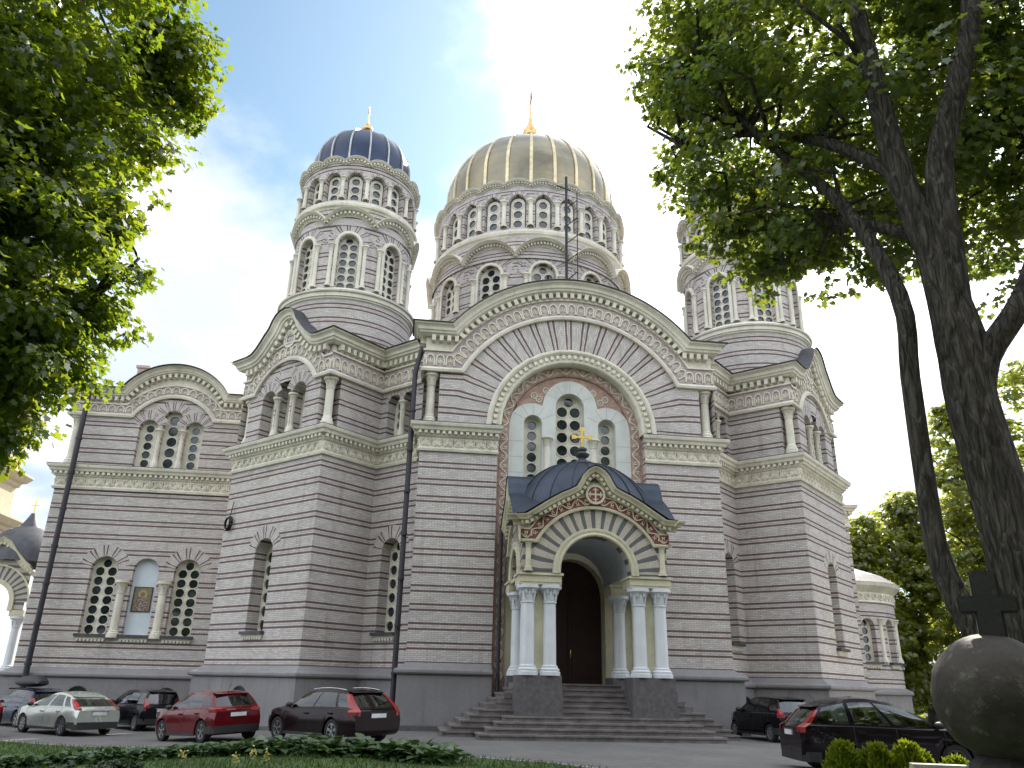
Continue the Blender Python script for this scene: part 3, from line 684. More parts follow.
# ---- arms of the cross
def wing(s):
    DW = -.4; x0, x1 = -24.4, -13.2
    f = flat((-24.4, 9), 0) if s < 0 else flat((13.2, 9), 0); LL = 11.2
    cw = 5.05 if s < 0 else LL-5.05
    mm = (1, 0) if s < 0 else (0, 1); g = .55
    nz = 2.3+DW; zc1 = 10.75+DW; zu = 11.95+DW; zh = 14.2; zt = 15.65
    H = [(cw-1.93, .62, 3.5, 6.5), (cw, .60, 3.5, 6.5), (cw+1.95, .62, 3.5, 6.5)]
    mb = MB(); wall(mb, f, 0, LL, nz, zc1, H, depth=.35); e = flat((-24.4, 20), -90) if s < 0 else flat((24.4, 9), 90)
    wall(mb, e, 0, 11, 0, zc1); mb.build('wall', 'brick', cath)
    plinth(f, 0, LL, DW, *mm); plinth(e, 0, 11, DW, *mm[::-1]); string_course(f, 0, LL, zc1, *mm); string_course(e, 0, 11, zc1, *mm[::-1])
    for i, h in enumerate(H):
        if i == 1:
            mb = MB(); o = [(h[0]+h[1], h[2])]+arch_pts(h[0], h[1], h[3], 12)[::-1]+[(h[0]-h[1], h[2])]
            mb.add([f(u, -.3, z) for u, z in o], [tuple(range(len(o)))]); pb = mb.build('infill_panel', 'panelblue', cath); sill(f, h[0], h[1], h[2])
            mb = MB(); mb.box(f, h[0]-.42, h[0]+.38, -.298, -.26, 4.62, 5.72); ic = mb.build('icon', 'icon', pb)
            mb = MB(); ribbon(mb, f, ((h[0]-.02, 5.17), (1, 0), (0, 1)), [(-.42, -.57), (.42, -.57), (.42, .57), (-.42, .57), (-.42, -.57)], .05, -.298, -.25); mb.build('icon_frame', 'door', pb)
        else: low_window(f, *h, .33, 7)
    for s2 in (-1, 1): col(f(cw+s2*.97, .03, 0)[:2], 3.35, 6.0, .19, cap=.6)
    basement(f, H[0][0], .72); basement(f, H[2][0], .72)
    U = [(cw-1.15, .46, zu+.1, 13.72), (cw, .47, zu+.1, 14.26), (cw+1.15, .46, zu+.1, 13.72)]
    mb = MB(); a, b = (g, LL) if s < 0 else (0, LL-g)
    wall(mb, f, a, b, zu, 16, U, depth=.35, step=.4, top=lambda u: max(zh+.03, 13.14+sqrt(max(0, 2.33**2-(u-cw)**2))))
    ug = a if s < 0 else b; mb.grid([[f(ug, 0, zu), f(ug, 0, zh)], [f(ug, -g, zu), f(ug, -g, zh)]], [[(0, zu), (0, zh)], [(g, zu), (g, zh)]])
    wall(mb, e, g if s > 0 else 0, 11 if s > 0 else 11-g, zu, zh); wall(mb, f, 0 if s < 0 else LL-g, g if s < 0 else LL, zu, zh, d=-g); mb.build('wall', 'brick', cath)
    for h in U: window(cath, f, *h, -.33, lights1(*h, 5)); fanband(f, h[0], h[3], h[1]+.02, h[1]+.52, .005+.005*U.index(h), scale=1.6, a0=.3, a1=pi-.3)
    for s2 in (-1, 1): col(f(cw+s2*.58, -.08, 0)[:2], zu+.08, 13.7, .13, cap=.42, base=.4)
    col(f(.30 if s < 0 else LL-.3, -.28, 0)[:2], zu+.05, zh, .18, cap=.5, base=.45)
    fz = archline(0, LL, zh, cw, 2.27, 13.14, *mm, 24); out = archline(0, LL, zt, cw, 3.15, 13.98, *mm, 24)
    mb = MB(); wall(mb, f, 0, LL, zh, zt, d=-.03, step=.3, top=lambda u: max(zt, 13.98+sqrt(max(0, 3.15**2-(u-cw)**2)))-.2, holes=[(cw, 1.9, zh-.1, zh-.7)], depth=.05); mb.build('pediment_wall', 'trim', cath)
    upper_cornice(f, fz, None, out, fz(.42, 0), out(-.49, 0), motif_arch, .32, .62)
    upper_cornice(e, straight(0, 11, zh, *mm[::-1]), None, straight(0, 11, zt, *mm[::-1]), [(0, zh+.42), (11, zh+.42)], [(0, zt-.49), (11, zt-.49)], motif_arch, .32, .62)
    mb = MB(); p = out(0, 0); mb.grid([[f(u, 0, z+.05) for u, z in p], [f(u, -5, z+.05) for u, z in p]])
    a = f(0, -.45, zt-.15); b = f(LL, -.45, zt-.15); mb.add([a, b, (b[0], 14.5, zt+1.75), (a[0], 14.5, zt+1.75)], [(0, 1, 2, 3)]); mb.build('roof', 'roofpink', cath)
    if s < 0:
        mb = MB(); mb.box(WORLD, -22.35, -21.75, 11, 11.6, 15.6, 17.75); c = mb.build('chimney', 'chimney', cath)
        mb = MB(); mb.box(WORLD, -22.43, -21.67, 10.92, 11.68, 17.75, 17.9); mb.build('chimney_cap', 'chimney', c)
def iconmat():
    m, b = newmat('small mosaic icon')
    t = N('ShaderNodeTexCoord'); v = noise(7, 4, .6); sp = N('ShaderNodeSeparateXYZ'); L(t.outputs['Object'], sp.inputs[0])
    x = MATH('ABSOLUTE', MATH('SUBTRACT', sp.outputs[0], -19.37)); z = sp.outputs[2]
    body = MATH('MULTIPLY', MATH('LESS_THAN', x, .26), MATH('LESS_THAN', z, 5.28))
    hx = MATH('SUBTRACT', z, 5.40); dist = MATH('SQRT', MATH('ADD', MATH('MULTIPLY', x, x), MATH('MULTIPLY', hx, hx)))
    col = MIX(SMOOTH(v, .4, .6), (.24, .19, .11), (.17, .14, .10)); col = MIX(MATH('LESS_THAN', dist, .21), col, (.40, .31, .15))
    col = MIX(body, col, MIX(SMOOTH(noise(11, 3), .45, .55), (.15, .07, .06), (.30, .27, .23))); col = MIX(MATH('LESS_THAN', dist, .11), col, (.22, .13, .09))
    L(col, b.inputs['Base Color']); b.inputs['Roughness'].default_value = .4; return m
MB_['icon'] = iconmat()
wing(-1)
# right arm: a shorter wall and its round apse
f = flat((13.2, 9), 0); mb = MB(); wall(mb, f, 0, 4.4, 1.9, 11.3); wall(mb, flat((17.6, 9), 90), 0, 11, 0, 11.3); mb.build('wall', 'brick', cath)
plinth(f, 0, 4.4, -.4, 0, 1)
string_course(f, 0, 4.4, 10.3, 0, 1); string_course(flat((17.6, 9), 90), 0, 11, 10.3, 1, 0)
mb = MB(); mb.add([(13, 8.6, 11.5), (18.0, 8.6, 11.5), (16.5, 14.5, 14.0), (13, 14.5, 14.5), (18.0, 20, 11.5)], [(0, 1, 2, 3), (1, 4, 2)]); mb.build('roof', 'roofpink', cath)
AC, AR = (18.8, 15.5), 4.2
mb = MB(); bays = 9; aw = radians(25)
for k in range(-3, 6):
    fr = cylf(AC, AR, k*aw+radians(8)); w = AR*aw/2
    wall(mb, fr, -w, w, 1.9, 6.5, [(0, .45, 3.3, 5.2)], depth=.35, step=.3)
mb.build('apse_wall', 'brick', cath)
for k in range(-2, 6):
    fr = tang(AC, AR, k*aw+radians(8)); window(cath, fr, 0, .45, 3.3, 5.4, -.36, lights1(0, .45, 3.3, 5.4, 5)); sill(fr, 0, .45, 3.3)
    a = (k+.5)*aw+radians(8); col((AC[0]+(AR-.02)*sin(a), AC[1]-(AR-.02)*cos(a)), 3.3, 5.7, .14, name='apse_column', m='trim')
mb = MB(); mb.lathe(AC, [(AR+.25, 0), (AR+.25, 1.55), (AR+.4, 1.62), (AR+.4, 1.75), (AR, 1.95)], 48); mb.build('plinth', 'plinth', cath)
mb = MB(); mb.lathe(AC, [(AR, 0), (AR+.1, .05), (AR+.06, .15), (AR+.05, .6), (AR+.2, .75), (AR+.42, .95), (AR+.48, 1.15)], 48, 6.5); mb.build('cornice', 'trim', cath)
mb = MB(); mb.lathe(AC, [(AR+.5, 0), (AR-.3, .55), (.3, 1.9)], 32, 7.65); mb.build('apse_roof', 'roofgrey', cath)
mb = MB(); fc = cylf(AC, AR, 0); P, w = along([(-4, 6.87), (8.5, 6.87)], .5)
for p in P: motif_round(mb, fc, p, w, .4, .05)
mb.build('frieze_relief', 'trim', cath)

# ---- tower and dome drums
def drum(c, R, z0, nb, hw, zsill, zspr, zval, ztop_, proj, name_c, amax, rows, colr, both=True):
    """lower stage: nb bays with one arched window each under a scalloped cornice"""
    aw = 2*pi/nb; w = R*aw/2
    rise = ztop_-zval; RA = (w*w+rise*rise)/(2*rise); za = ztop_-RA
    tz = lambda u: za+sqrt(max(0, RA*RA-u*u))
    wb = MB(); tb = MB(); ab = MB(); sb = MB(); db = ab
    for k in range(nb):
        a = k*aw; aa = (a+pi) % (2*pi)-pi
        fr = cylf(c, R, a)
        if abs(aa) > amax+aw: wall(wb, fr, -w, w, z0, ztop_, step=w/2, top=tz); continue
        h = (0, hw, zsill, zspr)
        wall(wb, fr, -w, w, z0, ztop_, [h], depth=.35, step=w/6, top=tz)
        sweepf(tb, fr, archivolt(0, hw, zspr, zsill), [(0, -.05), (0, .06), (.05, .09), (.16, .07), (.19, .0)])
        # scalloped cornice
        al = asin(min(1, w/RA)); arc = lambda n, d: [((RA+n)*sin(al*(2*t/14-1))*(w/((RA+n)*sin(al))), za+(RA+n)*cos(al*(2*t/14-1))) for t in range(15)]
        sweepf(ab, fr, arc, [(-.42, 0), (-.42, .05), (-.36, .08), (-.34, .10), (-.16, .10), (-.14, proj*.7), (-.02, proj), (.0, proj), (.10, proj*.5), (.22, -.12)])
        dentils(db, fr, arc(-.25, 0), .19, .095, .12, .10, .10+proj*.35)
        r1 = min(w*.93, RA-.42)
        fan(sb, fr, 0, zspr, hw+.19, max(hw+.3, min(w*.98, ztop_-.44-zspr)), .006, scale=hw*2.9, n=20)
        window(cath, tang(c, R-.30, a), *h, 0, lights2(*h, rows))
        if colr:
            for s in (-1, 1):
                ac = a+s*(hw+.30)/R; col((c[0]+(R+.06)*sin(ac), c[1]-(R+.06)*cos(ac)), zsill+.05, zspr-.05, colr, m='trim', name='colonnette', cap=.36, seg=10)
    wb.build('drum_wall', 'brick', cath); tb.build('archivolt', 'trim', cath); ab.build('scalloped_cornice', 'trim', cath); sb.build('arch_brickwork', 'brick', cath)
def gallery(c, R, z0, nb, hw, zsill, zspr, zval, ztop_, proj, amax, colr, rows=3):
    aw = 2*pi/nb; w = R*aw/2; rise = ztop_-zval; RA = (w*w+rise*rise)/(2*rise); za = ztop_-RA
    tz = lambda u: za+sqrt(max(0, RA*RA-u*u))
    wb = MB(); ab = MB(); sb = MB(); db = ab; bb = MB()
    bb.lathe(c, [(R-.5, z0), (R-.5, ztop_)], 48)
    for k in range(nb):
        a = k*aw; aa = (a+pi) % (2*pi)-pi; fr = cylf(c, R, a)
        if abs(aa) > amax+aw: wall(wb, fr, -w, w, z0, ztop_, step=w, top=tz); continue
        wall(wb, fr, -w, w, z0, ztop_, [(0, hw, zsill, zspr)], depth=.32, step=w/4, top=tz)
        al = asin(min(1, w/RA)); arc = lambda n, d: [((RA+n)*sin(al*(2*t/8-1))*(w/((RA+n)*sin(al))), za+(RA+n)*cos(al*(2*t/8-1))) for t in range(9)]
        sweepf(ab, fr, arc, [(-.30, 0), (-.30, .05), (-.26, .07), (-.14, .07), (-.12, proj*.7), (-.02, proj), (0, proj), (.06, proj*.5), (.12, -.2)])
        dentils(db, fr, arc(-.20, 0), .17, .085, .09, .07, .07+proj*.4)
        fan(sb, fr, 0, zspr, hw+.03, min(w*.98, max(hw+.2, ztop_-.32-zspr)), .006, scale=hw*2.6, n=12)
        window(cath, tang(c, R-.27, a), 0, hw*.80, zsill, zspr-.0, 0, lights1(0, hw*.8, zsill, zspr, rows))
        ac = a+aw/2; col((c[0]+(R+.10)*sin(ac), c[1]-(R+.10)*cos(ac)), zsill, zspr+.02, colr, m='trim', name='gallery_column', cap=colr*2.2, base=colr*1.3, seg=10)
    wb.build('gallery_wall', 'brick', cath); ab.build('scalloped_cornice', 'trim', cath); sb.build('arch_brickwork', 'brick', cath); bb.build('gallery_back', 'trim', cath)
def dome(c, R, zb, zt, nrib, m, ribm, ribw, stilt=.25, name='dome'):
    H = zt-zb; prof = [(R, 0)]
    st = H*stilt
    for k in range(15):
        a = (pi/2)*k/14; prof.append((R*cos(a)**.92 if k < 14 else .02, st+(H-st)*sin(a)))
    mb = MB(); mb.lathe(c, prof, nrib*4, zb); o = mb.build(name, m, cath, smooth=True)
    rb = MB()
    for k in range(nrib):
        a = 2*pi*(k+.5)/nrib; rows = [[], [], [], []]
        for i, (r, z) in enumerate(prof[:-1]):
            f = tang((c[0], c[1]), max(r, .05), a); wd = ribw*max(.35, r/R)
            dz = .02
            rows[0].append(f(-wd/2, -.02, zb+z)); rows[1].append(f(-wd/2, .07, zb+z+.02)); rows[2].append(f(wd/2, .07, zb+z+.02)); rows[3].append(f(wd/2, -.02, zb+z))
        rb.grid(rows)
    rb.build('rib', ribm, o); return o
def cross(o, c, z, h, w, t, m='brightgold', slant=True):
    mb = MB(); f = flat(c, 90)
    mb.box(f, -t/2, t/2, -t/2, t/2, z, z+h)
    for zz, ww in ((z+h*.62, w), (z+h*.80, w*.5)): mb.box(f, -ww/2, ww/2, -t*.45, t*.45, zz, zz+t)
    ob = mb.build('cross', m, o)
def ring(c, prof, z, m='trim', name='ring_cornice', seg=64):
    mb = MB(); mb.lathe(c, prof, seg, z); return mb.build(name, m, cath, smooth=30)
def tower(s):
    c = (s*10.6, 5.07); amax = radians(100)
    mb = MB(); mb.lathe(c, [(3.22, 14.5), (3.22, 18.72)], 64); mb.build('drum_base', 'brick', cath, smooth=True)
    ring(c, [(3.22, 0), (3.30, .06), (3.30, .12), (3.36, .14), (3.36, .32), (3.44, .36), (3.46, .44), (3.2, .62), (2.98, .75)], 18.45)
    
    drum(c, 2.98, 19.0, 8, .50, 19.2, 21.62, 22.80, 23.52, .40, '', amax, 6, .10)
    ring(c, [(3.02, 0), (3.0, .5), (3.08, .85)], 22.62, 'brick', 'drum_wall')
    ring(c, [(3.06, 0), (3.10, .10), (3.22, .14), (3.24, .26), (3.16, .34), (3.16, .44), (3.0, .5)], 23.52)
    gallery(c, 2.98, 23.85, 16, .42, 24.12, 25.36, 26.36, 26.62, .26, amax, .10)
    dome(c, 2.58, 26.5, 29.95, 16, 'navy', 'rib', .085, .32)
    d = ring(c, [(2.95, -.2), (2.85, 0), (2.66, .06)], 26.55, 'trim')
    mb = MB(); mb.lathe(c, [(.42, 0), (.40, .12), (.22, .22), (.18, .4), (.27, .48), (.30, .6), (.24, .75), (.10, .85), (.06, 1.0), (.04, 1.2)], 14, 30.2); fo = mb.build('finial', 'copper', cath, smooth=40)
    cross(fo, c, 31.2, 1.2, .55, .06)
tower(-1); tower(1)
cD = (0, 14.0)
mb = MB(); mb.box(WORLD, -6.6, 6.6, 8.0, 20.6, 12, 17.2); mb.build('crossing_base', 'trim', cath)
mb = MB(); mb.lathe(cD, [(6.3, 14), (6.3, 22.2)], 72); mb.build('drum_base', 'brick', cath, smooth=True)
drum(cD, 6.2, 22.0, 12, .72, 22.1, 24.0, 25.1, 26.20, .55, '', radians(75), 4, .14)
ring(cD, [(6.3, 0), (6.2, .9), (6.22, 1.6)], 25.0, 'brick', 'drum_wall', 96)
ring(cD, [(6.2, 0), (6.24, .12), (6.36, .18), (6.40, .34), (6.30, .42), (6.30, .52), (6.1, .6)], 26.45, seg=96)
gallery(cD, 6.1, 26.95, 24, .53, 27.2, 28.98, 30.15, 30.46, .36, radians(82), .14)
ring(cD, [(6.1, -.2), (5.98, .1), (5.80, .14)], 30.42, 'trim', seg=96)
dome(cD, 5.70, 30.4, 37.0, 24, 'gold', 'goldrib', .20, .24)
mb = MB(); mb.lathe(cD, [(.9, -.1), (.5, .1), (.36, .3), (.34, 1.35), (.5, 1.5), (.56, 1.75), (.50, 2.05), (.30, 2.2), (.32, 2.35), (.2, 2.6), (.15, 3.0), (.18, 3.1), (.08, 3.3), (.06, 3.6)], 16, 37.0); fo = mb.build('finial', 'copper', cath, smooth=40)
cross(fo, cD, 40.3, 2.4, .9, .10, 'copper')
# ------------------------------------------------------------------ entrance porch
YP = -4.0
FP = flat((0, YP), 0)
PO = [(-2.95, 7.42), (-2.6, 7.46), (-2.2, 7.72), (-1.75, 8.02), (-1.3, 8.28), (-.95, 8.44), (-.74, 8.56), (-.62, 8.76), (-.50, 9.0), (-.32, 9.2), (-.14, 9.31), (0, 9.36)]
PO = PO + [(-u, z) for u, z in PO[-2::-1]]
def pz(u):
    for (a, za), (b, zb) in zip(PO, PO[1:]):
        if a <= u <= b: return za+(zb-za)*(u-a)/(b-a)
    return 7.4
def gable(fr, half, holes, front=True):
    k = 1.0 if front else .745; PO_ = [(u*k, z) for u, z in PO]; pz_ = lambda u: pz(u/k)
    mb = MB(); wall(mb, fr, -half, half, 5.42, 8, holes, depth=.5, step=.15, top=lambda u: pz_(u)-.2); mb.build('porch_wall', 'brickarch', cath)
    h = holes[0]
    fanband(fr, 0, h[3], h[1]+.28, 2.40 if front else 1.8, .006, 'brickarch', scale=2.2, n=28)
    arch_trim(fr, 0, h[1], h[3], h[2], [(0, -.1), (0, .08), (.05, .11), (.12, .08), (.2, .11), (.27, .11), (.29, 0)], 'trimy')
    a = archline(-2.72*k, 2.72*k, 6.48, 0, 2.42*(k if k < 1 else 1), 5.36 if front else 5.9, 1, 1, 28)
    mb = MB(); sweepf(mb, fr, a, [(0, 0), (0, .12), (.08, .14), (.12, .05)]); mb.build('frieze_moulding', 'trimy', cath)
    mb = MB(); sweepf(mb, fr, a, [(.12, .04), (.46, .04)]); mb.build('frieze', 'redorn', cath)
    mb = MB(); vine(mb, fr, a(.29, 0), .34, .34, .042); mb.build('scroll_relief', 'trimy', cath)
    mb = MB(); sweepf(mb, fr, a, [(.46, .02), (.46, .06), (.50, .06), (.50, 0)])
    o = offline(PO_, 1, 1); sweepf(mb, fr, o, [(-.36, 0), (-.36, .10), (-.21, .12), (-.19, .24), (-.12, .28), (-.05, .36), (0, .38)]); dentils(mb, fr, o(-.285, 0), .2, .11, .11, .1, .22, .1); mb.build('cornice', 'trimy', cath)
    
    mb = MB(); c = [(.33*cos(2*pi*k/20), .33*sin(2*pi*k/20)) for k in range(21)]
    ribbon(mb, fr, ((0, 8.32), (1, 0), (0, 1)), c, .08, .0, .17); m = mb.build('medallion', 'trimy', cath)
    mb = MB(); mb.add([fr(x*.98, .13, 8.32+y*.98) for x, y in c[:-1]], [tuple(range(20))]); mb.build('disc', 'red', m)
    mb = MB(); mb.box(fr, -.03, .03, .13, .15, 8.05, 8.59); mb.box(fr, -.27, .27, .13, .151, 8.29, 8.35)
    for s in (-1, 1): mb.box(fr, s*.2-.02, s*.2+.02, .13, .152, 8.22, 8.42)
    mb.box(fr, -.1, .1, .13, .152, 8.48, 8.52); mb.box(fr, -.1, .1, .13, .152, 8.12, 8.16); mb.build('medallion_cross', 'trimy', m)
    return o
o = gable(FP, 2.65, [(0, 1.30, 5.42, 5.5)])
gable(flat((-2.65, -2.05), -90), 1.95, [(0, 1.0, 5.42, 5.5)], False)
gable(flat((2.65, -2.05), 90), 1.95, [(0, 1.0, 5.42, 5.5)], False)
# roof: four vaulted gables round a shallow dome
mb = MB()
for k in range(len(PO)-1): pass
mb.grid([[FP(u*1.03, .42, z+.03) for u, z in PO], [FP(u*1.03, -2.2, z+.03) for u, z in PO]])
sideP = [(u*.745, z) for u, z in PO]
for s in (-1, 1):
    fs = flat((s*2.65, -2.05), 90*s); mb.grid([[fs(u*1.03, .42, z+.02) for u, z in sideP], [fs(u*1.03, -.9, z+.02) for u, z in sideP]])
pr = mb.build('porch_roof', 'blueroof', cath)
mb = MB(); mb.lathe((0, -1.95), [(2.80, 7.95)] + [(2.86*cos(a)**.95, 7.55+2.52*sin(a)) for a in [radians(14+76*k/14) for k in range(14)]] + [(.01, 10.07)], 48); mb.v = [(x, -1.95+(y+1.95)*.69, z) for x, y, z in mb.v]; mb.build('porch_dome', 'blueroof', cath, smooth=30)
mb = MB()
for k in range(20):
    a = 2*pi*k/20; mb.tube([((2.88*cos(t)**.95)*sin(a), -1.95-(2.88*cos(t)**.95)*cos(a)*.69, 7.55+2.54*sin(t)) for t in [radians(14+70*j/10) for j in range(11)]], .022, 5)
for k in range(1, 4):
    for s in (-1, 1):
        y = -4.3+.48*k; mb.tube([(s*u*1.03, y, z+.045) for u, z in PO[:8]], .018, 5)
mb.build('standing_seam', 'blueroof', pr)
mb = MB(); mb.lathe((0, -1.95), [(.5, 10.02), (.42, 10.1), (.2, 10.2), (.15, 10.3), (.26, 10.36), (.3, 10.45), (.2, 10.52), (.13, 10.58), (.2, 10.64), (.2, 10.7), (.06, 10.78)], 14); fo = mb.build('finial', 'lead', cath, smooth=40)
mb = MB(); f = flat((0, -1.95), 0)
mb.box(f, -.05, .05, -.04, .04, 10.75, 11.5); mb.box(f, -.32, .32, -.038, .038, 11.14, 11.24)
for x, z in ((-.34, 11.19), (.34, 11.19), (0, 11.52)): mb.box(f, x-.09, x+.09, -.042, .042, z-.09, z+.09)
mb.build('cross', 'brightgold', fo)
# vault, imposts, piers and columns
mb = MB(); mb.grid([[(1.34*cos(pi*k/20), y, 5.5+1.34*sin(pi*k/20)) for k in range(21)] for y in (-3.5, -1.8, .35)]); mb.build('vault', 'vault', cath, smooth=True)
for s in (-1, 1):
    for (y0, y1, nm) in ((YP, -2.95, 'f'), (-1.25, -.1, 'b')):
        x0, x1 = sorted((s*1.25, s*2.78))
        mb = MB(); mb.box(WORLD, x0, x1, y0, y1, 5.02, 5.44); mb.box(WORLD, x0-.06, x1+.06, y0-.06, y1+.06, 5.34, 5.42); mb.box(WORLD, x0+.02, x1-.02, y0-.02, y1+.02, 5.1, 5.14); mb.build('impost', 'trimy', cath)
        mb = MB(); mb.box(WORLD, x0+.25, x1-.25, y0+.35, y1-.25, 1.98, 5.02); mb.build('pier', 'trimy', cath)
        mb = MB(); mb.box(WORLD, x0-.03, x1+.03, y0-.02, y1+.1, 0, 1.55); mb.box(WORLD, x0+.0, x1-.0, y0+.01, y1+.07, 1.55, 1.99); mb.build('pedestal', 'granite', cath)
        for x in (s*1.63, s*2.40): col((x, y0+.30), 1.99, 5.02, .235, cap=.62, base=.34, seg=18, m='column')
        if nm == 'f': col((s*2.4, y1-.18), 1.99, 5.02, .2, cap=.6, base=.34, m='column')
    col((s*2.47, YP-.02), 5.46, 6.56, .10, m='trimy', name='colonnette', cap=.26)
    col((s*2.47, YP-.02+3.3), 5.46, 6.56, .10, m='trimy', name='colonnette', cap=.26)
    x0, x1 = sorted((s*2.55, s*2.72)); mb = MB(); mb.box(WORLD, x0, x1, -2.95, -1.25, 5.3, 5.44); mb.build('impost', 'trimy', cath)
st = MB(); RH = 1.75/10
for i in range(10):
    def outline(e):
        xs = 5.2-.30*i; yf = -4.95+.30*i; ys = -3.35 if i < 5 else -3.0
        xf = 4.1-.30*i if i < 4 else 1.28
        ye = .2
        if i >= 5: xs = max(xs, 2.72)
        if xs > 2.75: xs += e
        if i < 4: xf += e
        ys -= e if i < 5 else 0
        return [(-xs, ye), (-xs, ys), (-xf, ys), (-xf, yf-e), (xf, yf-e), (xf, ys), (xs, ys), (xs, ye)]
    z0, z1 = RH*i, RH*(i+1); n = 8
    side = lambda o: [(k, (k+1) % n, n+(k+1) % n, n+k) for k in range(n)]
    st.add([(x, y, z) for z in (z0-.3 if i == 0 else z0-.02, z1-.055) for x, y in outline(0)], side(0))
    st.add([(x, y, z) for z in (z1-.056, z1) for x, y in outline(.04)], [tuple(range(n))[::-1], tuple(range(n, 2*n))]+side(0))
st.build('stair', 'step', cath)
mb = MB()          # joints between the stair blocks
rs = random.Random(4)
for i in range(4):
    yf = -4.95+.30*i; xf = 4.1-.3*i; x = -xf+rs.uniform(.5, 1.2)
    while x < xf-.2:
        mb.box(WORLD, x-.006, x+.006, yf-.003, yf+.02, RH*i+.01, RH*(i+1)-.005); x += rs.uniform(1.0, 1.7)
mb.build('stair_joint', 'lead', cath)
# ------------------------------------------------------------------ pipes, cable, mast
def pipe(pts, r=.085, name='downpipe'):
    mb = MB(); mb.tube(pts, r, 10); b = mb; p0, p1 = Vector(pts[1]), Vector(pts[-1]); n = int((p0-p1).length/2)
    for k in range(1, n+1):
        q = p0.lerp(p1, k/(n+1)); b.lathe((q.x, q.y), [(r, -.05), (r+.03, -.05), (r+.03, .05), (r, .05)], 10, q.z)
    mb.build(name, 'pipe', cath, smooth=40)
pipe([(-23.55, 8.45, 15.3), (-23.55, 8.45, 14.6), (-23.55, 8.45, 12.2), (-23.55, 8.45, .3)], .13)
pipe([(-6.72, .35, 15.6), (-6.95, .25, 14.4), (-6.95, .25, 2.6), (-6.95, .1, .2)], .11)
pipe([(-3.02, -.2, 7.6), (-3.02, -.2, 7.0), (-3.02, -.2, 1.0)], .08)
def coil(c, r, deg):
    mb = MB(); f = flat(c, deg)
    for k in range(4):
        rr = r*(1-.08*k); mb.tube([f(rr*.75*cos(t), .12+.03*k, 8.2+rr*sin(t)) for t in [2*pi*j/20 for j in range(21)]], .035, 6)
    mb.tube([f(0, .1, 8.2+r), f(.1, .08, 9.2)], .02, 5)
    mb.build('cable_coil', 'iron', cath, smooth=True)
coil((-14.75, 4.72), .32, -45)
mast = empty('lightning_mast', (.83, 5.2, 17.6)); tag(mast, 'thin dark lattice mast rising from the roof in front of the golden dome', 'mast')
mb = MB(); mb.tube([(0, 0, 0), (0, 0, 11.4)], .075, 6); mb.build('pole', 'iron', mast)
mb = MB(); mb.tube([(.62, 0, 0), (.62, 0, 10.4)], .03, 5); mb.build('stay', 'iron', mast)
for k in range(7):
    z = 2.4+1.15*k; mb = MB(); mb.tube([(0, 0, z), (.62, 0, z+.6)], .032, 5); mb.build('brace', 'iron', mast)
mb = MB(); mb.tube([(-.55, 0, 10.75), (.25, 0, 10.5)], .045, 5); mb.build('arm', 'iron', mast)
# ------------------------------------------------------------------ the bell tower on the left
bt = empty('bell_tower', (0, 0, 0)); tag(bt, 'sun-tinted cream bell tower with small arched porch under a dark dome, beyond the brick cathedral', 'bell tower')
X0, Y0 = -30.75, 19.0
fb = flat((X0, Y0), 0); ft = flat((-37.0, 23), 0)
def part(mb, name, m, p=bt, **k): return mb.build(name, m, p, **k)
mb = MB(); wall(mb, fb, -1.9, 1.9, 5.1, 8.6, [(0, 1.05, 5.1, 5.6)], depth=.5, top=lambda u: 8.9-.55*abs(u)**1.3, step=.2); part(mb, 'porch_wall', 'brickarch')
mb = MB(); fan(mb, fb, 0, 5.6, 1.3, 2.05, .006, scale=2.2, n=24); part(mb, 'arch_brickwork', 'brickarch')
mb = MB(); sweepf(mb, fb, archivolt(0, 1.05, 5.6, 5.1), [(0, 0), (0, .1), (.26, .1), (.26, 0)])
sweepf(mb, fb, offline([(-2.2, 7.3), (-1.6, 7.9), (-.9, 8.6), (-.5, 9.1), (0, 9.35), (.5, 9.1), (.9, 8.6), (1.6, 7.9), (2.2, 7.3)]), [(-.45, 0), (-.45, .1), (-.2, .2), (0, .3)])
sweepf(mb, fb, archivolt(0, 2.05, 5.6, 5.3), [(0, 0), (0, .1), (.1, .1), (.1, 0)])
dentils(mb, fb, offline([(-2.2, 7.3), (-.9, 8.6), (-.5, 9.1), (0, 9.35), (.5, 9.1), (.9, 8.6), (2.2, 7.3)])(-.35, 0), .25, .13, .13, 0, .2); part(mb, 'cornice', 'trimy')
c = [(.34*cos(2*pi*k/18), .34*sin(2*pi*k/18)) for k in range(19)]
mb = MB(); ribbon(mb, fb, ((0, 8.35), (1, 0), (0, 1)), c, .09, 0, .14); md = part(mb, 'medallion', 'trimy')
mb = MB(); mb.add([fb(x, .12, 8.35+y) for x, y in c[:-1]], [tuple(range(18))]); part(mb, 'disc', 'red', md)
for s in (-1, 1):
    for dy in (.3, 3.2):
        mb = MB(); column(mb, (X0+s*1.62, Y0+dy), 1.7, 4.8, .24, cap=.6); part(mb, 'column', 'column', smooth=40)
        mb = MB(); mb.box(fb, s*1.62-.4, s*1.62+.4, -dy-.3, -dy+.35, -.6, 1.7); part(mb, 'pedestal', 'granite')
    mb = MB(); a, b = sorted((s*1.2, s*2.0)); mb.box(fb, a, b, -3.8, .05, 4.8, 5.15); part(mb, 'impost', 'trimy')
mb = MB(); mb.lathe((X0+.3, Y0+2.1), [(2.5, 8.0), (2.4, 8.5), (2.0, 9.3), (1.3, 9.95), (.6, 10.3), (.35, 10.7), (.2, 11.0), (.12, 11.2)], 24); o = part(mb, 'porch_dome', 'lead', smooth=30)
mb = MB(); f = flat((X0+.3, Y0+2.1), 0); mb.box(f, -.035, .035, -.035, .035, 11.1, 12.1); mb.box(f, -.24, .24, -.03, .03, 11.68, 11.76); mb.build('cross', 'brightgold', o)
